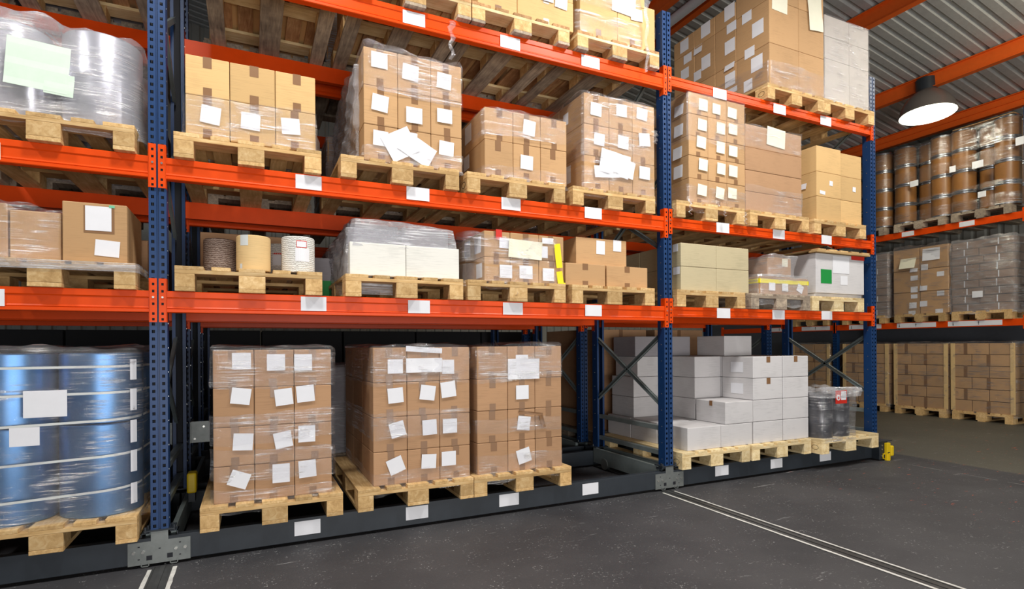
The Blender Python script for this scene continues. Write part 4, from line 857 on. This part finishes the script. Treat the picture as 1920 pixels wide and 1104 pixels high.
for i, (xc, mt) in enumerate(((-.5, 'cardpink'), (.55, 'cardpink'), (1.45, 'cardgrey'), (2.32, 'cardwhite'), (3.2, 'cardpink'), (4.2, 'card'))):
    back_load(xc, Z1, .36, mt, '%s bulk carton on the lower shelf of the rack behind' % ['leftmost', 'brown second', 'grey third', 'white fourth', 'rosy fifth', 'sixth'][i], 'filmgrey' if i in (2, 4) else None)
o = link('green_sign_box', MB().box(-.09, .09, 0, .3, 0, .36, .004).mesh('carton', 'cardgrey'), None, (.99, 1.16-.3, ZL1-.0)); o.location = (at(612, 500, y=.8).x, .8, Z1+.004); tag(o, 'grey carton with a green square, in the gap between the rolls and white boxes', 'box')
MB().box(-.05, .08, -.002, -.0005, .07, .185).obj('green_card', 'green', o)
back_load(1.0, ZB, .75, 'cardgrey', 'hazy grey load on the base behind the two carton loads', 'filmgrey'); back_load(2.55, ZB, .4, 'cardpink', 'low carton on the base behind the empty slot')
back_load(4.18, ZB, 1.1, 'cardpink', 'tall rosy brown carton behind the white cartons'); back_load(5.02, ZB, 1.1, 'cardpink', 'second tall rosy brown carton behind the white cartons')

# black blocks added to keep the depth behind the racks dark
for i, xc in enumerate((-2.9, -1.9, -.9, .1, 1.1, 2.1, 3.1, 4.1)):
    carton(xc-.49, xc+.49, 4.0, 4.9, 0, 1.45, 'deepshade', 'added black block darkening the space deep behind the racks, %s' % ['first', 'second', 'third', 'fourth', 'fifth', 'sixth', 'seventh', 'last'][i]+' from the far end', 'bulk crates deep behind', name='shade_block', cat='blocker')
# ================================================================== far rack against the right wall
FX = 10.85
def far_beam(ya, yb, z, h, label, strips=()):
    t = empty('rack_beam', (FX, (ya+yb)/2, z), label, 'rack beam', 'far rack beams'); L = (yb-ya)/2
    MB().box(0, .045, -L, L, -h, 0, .003).obj('beam_body', 'orange', t)
    for e in (-1, 1): MB().box(-.006, .045, e*(L+.02)-.022, e*(L+.02)+.022, -h-.05, .05).obj('beam_connector', 'orange', t)
    for (yc, w, arr) in strips:
        s_ = MB().box(-.003, -.001, yc-(ya+yb)/2-w/2, yc-(ya+yb)/2+w/2, -h*.85, -h*.1).obj('location_strip', 'white', t)
        b = MB()
        for (dy, up) in arr:
            yy = yc-(ya+yb)/2+dy; zc = -h*.47; k_ = 1 if up else -1
            b.box(-.004, -.0031, yy-.004, yy+.004, zc-.024, zc+.024)
            v = [b.b.verts.new(p) for p in ((-.0036, yy-.014, zc+k_*.012), (-.0036, yy+.014, zc+k_*.012), (-.0036, yy, zc+k_*.03))]; b.b.faces.new(v)
        if arr: b.obj('arrow_mark', 'black', s_)
    return t
YA, YB = .50, 3.42
far_beam(YA, YB, 1.595, .105, 'orange lower beam of the far rack, with arrow strips', [(1.12, .73, [(-.06, True), (.29, False)]), (1.97, .62, [(.0, True), (.27, False)]), (2.85, .6, [(.0, True), (.25, False)])])
far_beam(YA, YB, 3.19, .105, 'orange upper beam of the far rack under the brown drums', [(1.21, .21, []), (2.09, .2, [])])
far_beam(YB+.05, 6.3, 1.595, .105, 'orange lower beam of the far rack seen through the cross brace', [(3.85, .62, [(0, True)]), (4.7, .6, [(.0, True)])]); far_beam(YB+.05, 6.3, 3.19, .105, 'orange upper beam of the far rack, second bay')
for y, lb in ((YA-.06, 'blue far rack upright at the picture edge'), (YB+.02, 'blue far rack upright seen behind the cross brace')):
    t = empty('rack_upright_frame', (FX, y, 0), lb, 'rack upright', 'far rack uprights')
    for x in (0, 1.05):
        p = link('post', UPM, t, (x, 0, 0)); p.rotation_euler.z = -PI/2 if x == 0 else PI/2; p.scale.z = 1.22; p.location.z = -.24; h_ = link('shade_backing', UPH, p)
    for za in (.7, 2.05, 3.2): MB().bar((.07, 0, za), (.98, 0, za+.6), .04, .02).obj('diagonal_brace', 'brace', t)
far_y = [(.60, 'nearest the picture edge'), (1.49, 'middle'), (2.45, 'beside the second far upright')]
def far_pallet(yc, z, kind, label): return pallet(FX-.03, yc, z, kind, label, 'far rack pallets', simple=True, rz=-PI/2)
for y0, lb in far_y+[(3.55, 'past the second far upright')]:
    for z, lv in ((0, 'floor'), (1.595, 'lower shelf')): far_pallet(y0+.42, z, 'y', 'pallet of the far rack, %s, %s' % (lv, lb))
    if y0 < 3: far_pallet(y0+.42, 3.19, 'g', 'pallet under the brown drums of the far rack, '+lb)
# floor level interlocked cartons, with corner posts
def fcarton(y0, y1, x0, x1, z0, z1, mat, label, group, tape=False):
    o = carton(x0, x1, y0+.004, y1-.004, z0, z1-.006, mat, label, group)
    if tape: MB().box(-.0012, -.0004, -.025, .025, 0, z1-z0).obj('packing_tape', 'tape', o, (-(x1-x0)/2, (y1-y0)/2+(.05 if tape > 0 else -.04), 0))
    return o
for pi, (y0, lb) in enumerate(far_y[:2]+[(2.43, 'beside the second far upright'), (3.55, 'past the second far upright')]):
    y1 = y0+.84; n = 6; hz_ = (1.235-.144)/n
    for r_ in range(n):
        cuts = [y0, y0+.33, y1] if r_ % 2 else [y0, y0+.56, y1]
        for c_ in range(2):
            fcarton(cuts[c_], cuts[c_+1], FX, FX+.5, .144+r_*hz_, .144+(r_+1)*hz_, 'card', 'long brown carton, %s, %s, in the floor load %s' % (['lowest', 'second', 'third', 'fourth', 'fifth', 'topmost'][r_]+' layer', ['outer end', 'inner end'][c_], lb), 'interlocked cartons of the far rack', ((c_ == 0) == (r_ % 2 == 0)))
    t = wrap(FX, FX+.95, y0, y1, .13, 1.24, 'film around the interlocked floor load '+lb, 'film', 70+pi, top=True, amp=.008, skirt=.04)
    for yy in (y0-.004, y1-.056): MB().box(FX-.012, FX-.004, yy, yy+.06, .144, 1.23).obj('corner_board', 'kraft', t)
# lower shelf loads of the far rack
y0 = 1.47; C = (1440, 440, 2.906)
for r_ in range(3):
    for c_ in range(2):
        o = fcarton([y0+.44, y0][c_], [y0+.87, y0+.437][c_], FX, FX+.9, 1.739+r_*.38, 1.739+(r_+1)*.38, 'card', 'big brown carton of the paper-covered load, %s, %s half' % (['bottom', 'middle', 'top'][r_], ['inner', 'outer'][c_]), 'paper-covered far load')
def fsheets(lst, filt, x=FX):
    for (u, v, w, h, rr, mt) in lst:
        a = at(C[0]+u/C[2], C[1]+v/C[2], x=x); q0 = at(C[0]+(u-w/2)/C[2], C[1]+v/C[2], x=x); q1 = at(C[0]+(u+w/2)/C[2], C[1]+v/C[2], x=x); e0 = at(C[0]+u/C[2], C[1]+(v-h/2)/C[2], x=x); e1 = at(C[0]+u/C[2], C[1]+(v+h/2)/C[2], x=x)
        cand = [o for o in S.objects if o.get('group') == filt and abs(o.location.x-.0) > 9]
        o = min(cand, key=lambda o: abs(o.location.y+o['_d'][1]/2-a.y)+abs(o.location.z+o['_d'][2]/2-a.z)); sheet(o, a.y, a.z, abs(q0.y-q1.y), e0.z-e1.z, rr, mt, 'l', off=.012 if w > 70 else .004)
fsheets([(765, 140, 85, 95, 20, 'cream'), (890, 105, 95, 66, 4, 'white'), (795, 188, 42, 32, 15, 'white'), (853, 177, 38, 32, 3, 'white'), (940, 212, 40, 26, 3, 'white'), (797, 236, 40, 26, 2, 'white'), (797, 298, 38, 32, 2, 'white'), (848, 288, 40, 32, 8, 'white'), (941, 318, 40, 26, 0, 'white'), (797, 336, 36, 22, 0, 'white'), (790, 385, 40, 32, 3, 'white'), (848, 376, 40, 30, 2, 'white'), (933, 416, 42, 26, 0, 'white'), (785, 426, 38, 24, 0, 'white')], 'paper-covered far load')
wrap(FX, FX+.9, y0, y0+.87, 1.73, 2.88, 'film with a ragged top around the paper-covered far load', 'film', 80, top=True, amp=.01, skirt=.04, topz=.05)
for pi, (y0, lb) in enumerate(((.60, 'at the picture edge'), (2.43, 'beside the last upright'))):
    for r_ in range(9):
        cuts = [y0, y0+.46, y0+.84] if r_ % 2 else [y0, y0+.40, y0+.84]
        for c_ in range(2):
            o = fcarton(cuts[c_], cuts[c_+1], FX+.01*((r_*7+c_*3) % 4), FX+.6, 1.739+r_*.125, 1.739+(r_+1)*.125-.004, 'sack', 'flat brown bundle, %s layer, %s, in the shelf load %s' % (['first', 'second', 'third', 'fourth', 'fifth', 'sixth', 'seventh', 'eighth', 'ninth'][r_], ['outer end', 'inner end'][c_], lb), 'flat bundles of the far rack')
            MB().box(-.002, -.001, -.008, .008, .01, .11).obj('white_tie', 'white', o, (-o['_d'][0]/2, o['_d'][1]/2, 0))
    w_ = wrap(FX, FX+.9, y0, y0+.84, 1.73, 2.87, 'shiny film around the flat bundles '+lb, 'filmheavy', 90+pi, top=True, amp=.012, skirt=.03, topz=.03)
a = at(1832.5, 551.5, x=FX-.03); MB().box(-.001, .001, -.07, .07, -.05, .05).obj('paper_label', 'white', [q_ for q_ in S.objects if q_.get('label') == 'shiny film around the flat bundles at the picture edge'][0], (FX-.03, a.y, a.z))
carton(FX, FX+.9, 3.55, 4.39, 1.739, 2.6, 'sack', 'dark bulk carton of the far rack just right of the last upright', 'far rack goods', None)
# fibre drums
DR = .162; DH = .335
dm = MB().lathe([(.01, 0), (DR-.004, 0), (DR-.004, DH-.006), (.01, DH-.006)], 28).mesh('drum_body', 'fibre', True)
rl_ = MB().lathe([(DR-.003, 0), (DR+.001, .004), (DR+.001, .022), (DR-.003, .026)], 28).mesh('drum_foot', 'rim', True)
rm_ = MB().lathe([(DR-.003, DH-.034), (DR+.003, DH-.028), (DR+.003, DH-.010), (DR-.006, DH-.002), (DR-.02, DH-.004)], 28).mesh('drum_rims', 'rim', True)
for pi, (y0, lb) in enumerate(far_y):
    for r_ in range(4):
        for c_ in range(3):
            for d_ in range(3 if c_ == 0 else 1):
                o = link('fibre_drum', dm, None, (FX+.14+d_*.36+(.2 if c_ == 1 else 0), y0+[.13, .42, .71][c_], 3.19+PH+.002+r_*(DH+.002)))
                tag(o, 'brown drum, %s layer, %s, drum load %s' % (['bottom', 'second', 'third', 'top'][r_], ['aisle corner', 'front middle', 'front inner'][c_] if d_ == 0 else ['', 'second along the end', 'third along the end', 'last along the end'][d_], lb), 'drum', 'brown fibre drums')
                link('steel_rim', rm_, o); link('foot_rim', rl_, o)
    wrap(FX-.025, FX+1.0, y0-.022, y0+.864, 3.19+PH-.02, 3.19+PH+4*DH, 'film around the brown drums of the far rack, '+lb, 'film', 100+pi, amp=.005, cr=.155, bands=[(3.32, 3.5), (3.62, 3.72), (3.95, 4.2), (4.3, 4.67)])
    MB().box(0, .9, 0, .8, 0, .012).obj('top_board', 'card', [q_ for q_ in S.objects if q_.get('label', '').endswith('of the far rack, '+lb) and q_.name.startswith('stretch')][0], (FX, y0, 3.19+PH+4*DH+.012)) if pi == 0 else None
for (px, py, w, h, i) in ((1786, 317, .09, .1, 1), (1714, 344, .13, .1, 1), (1833, 308, .15, .11, 0), (1841, 364, .11, .09, 0), (1912, 264, .1, .12, 0)):
    a = at(px, py, x=FX-.045); wv = [q_ for q_ in S.objects if q_.get('label', '') == 'film around the brown drums of the far rack, '+far_y[i][1]][0]; MB().box(-.001, .001, -w/2, w/2, -h/2, h/2).obj('paper_label', 'white', wv, (FX-.045, a.y, a.z))

# ================================================================== lamp
lx = 9.95; top = at(1738, 137, x=lx); bot = at(1740, 215, x=lx); yL = (top.y+bot.y)/2; zr = ROOF(lx)-.23
t = empty('high_bay_lamp', (lx, yL, bot.z), 'round brushed metal lamp glowing under the orange purlin', 'lamp')
R_ = .37; Hh = zr-bot.z
sh = MB().lathe([(R_, 0), (R_+.008, .008), (R_-.008, .05), (R_*.93, .13), (R_*.80, .22), (R_*.62, .30), (R_*.42, .355), (R_*.36, .37), (R_*.36, .372)], 48).obj('shade', 'lampshade', t, smooth=True)
MB().lathe([(R_-.004, .002), (R_-.022, .05), (R_*.88, .13), (R_*.74, .22), (R_*.5, .30), (.01, .34)], 48).obj('reflector', 'lampin', t, smooth=True)
MB().cyl((0, 0, .365), R_*.37, .19, 32).obj('gear_housing', 'base', t, smooth=True)
MB().cyl((0, 0, .2), .05, .12, 16).obj('bulb', 'bulb', t)
for s_ in (-1, 1): MB().tube([(0, s_*.10, .5), (0, s_*.17, .5), (0, s_*.22, .56), (0, s_*.2, .63), (0, s_*.12, Hh), (0, s_*.04, Hh+.02)], .013).obj('hook', 'bolt', t)
t.rotation_euler = (math.radians(-3), math.radians(2), 0)
pl = bpy.data.lights.new('lamp_glow', 'POINT'); pl.energy = 22; pl.color = (1, .96, .8); pl.shadow_soft_size = .1; po = bpy.data.objects.new('lamp_glow', pl); COL.objects.link(po); po.location = (lx, yL, bot.z+.06)
tag(MB().tube([(5.9, -12, ROOF(5.9)-.26), (5.9, 7.9, ROOF(5.9)-.26)], .065, 16).obj('duct_pipe', 'white', None, smooth=True), 'pale metal duct running beside the orange purlin above the second upright', 'duct')
for o in S.objects:
    if '_d' in o.keys(): del o['_d']
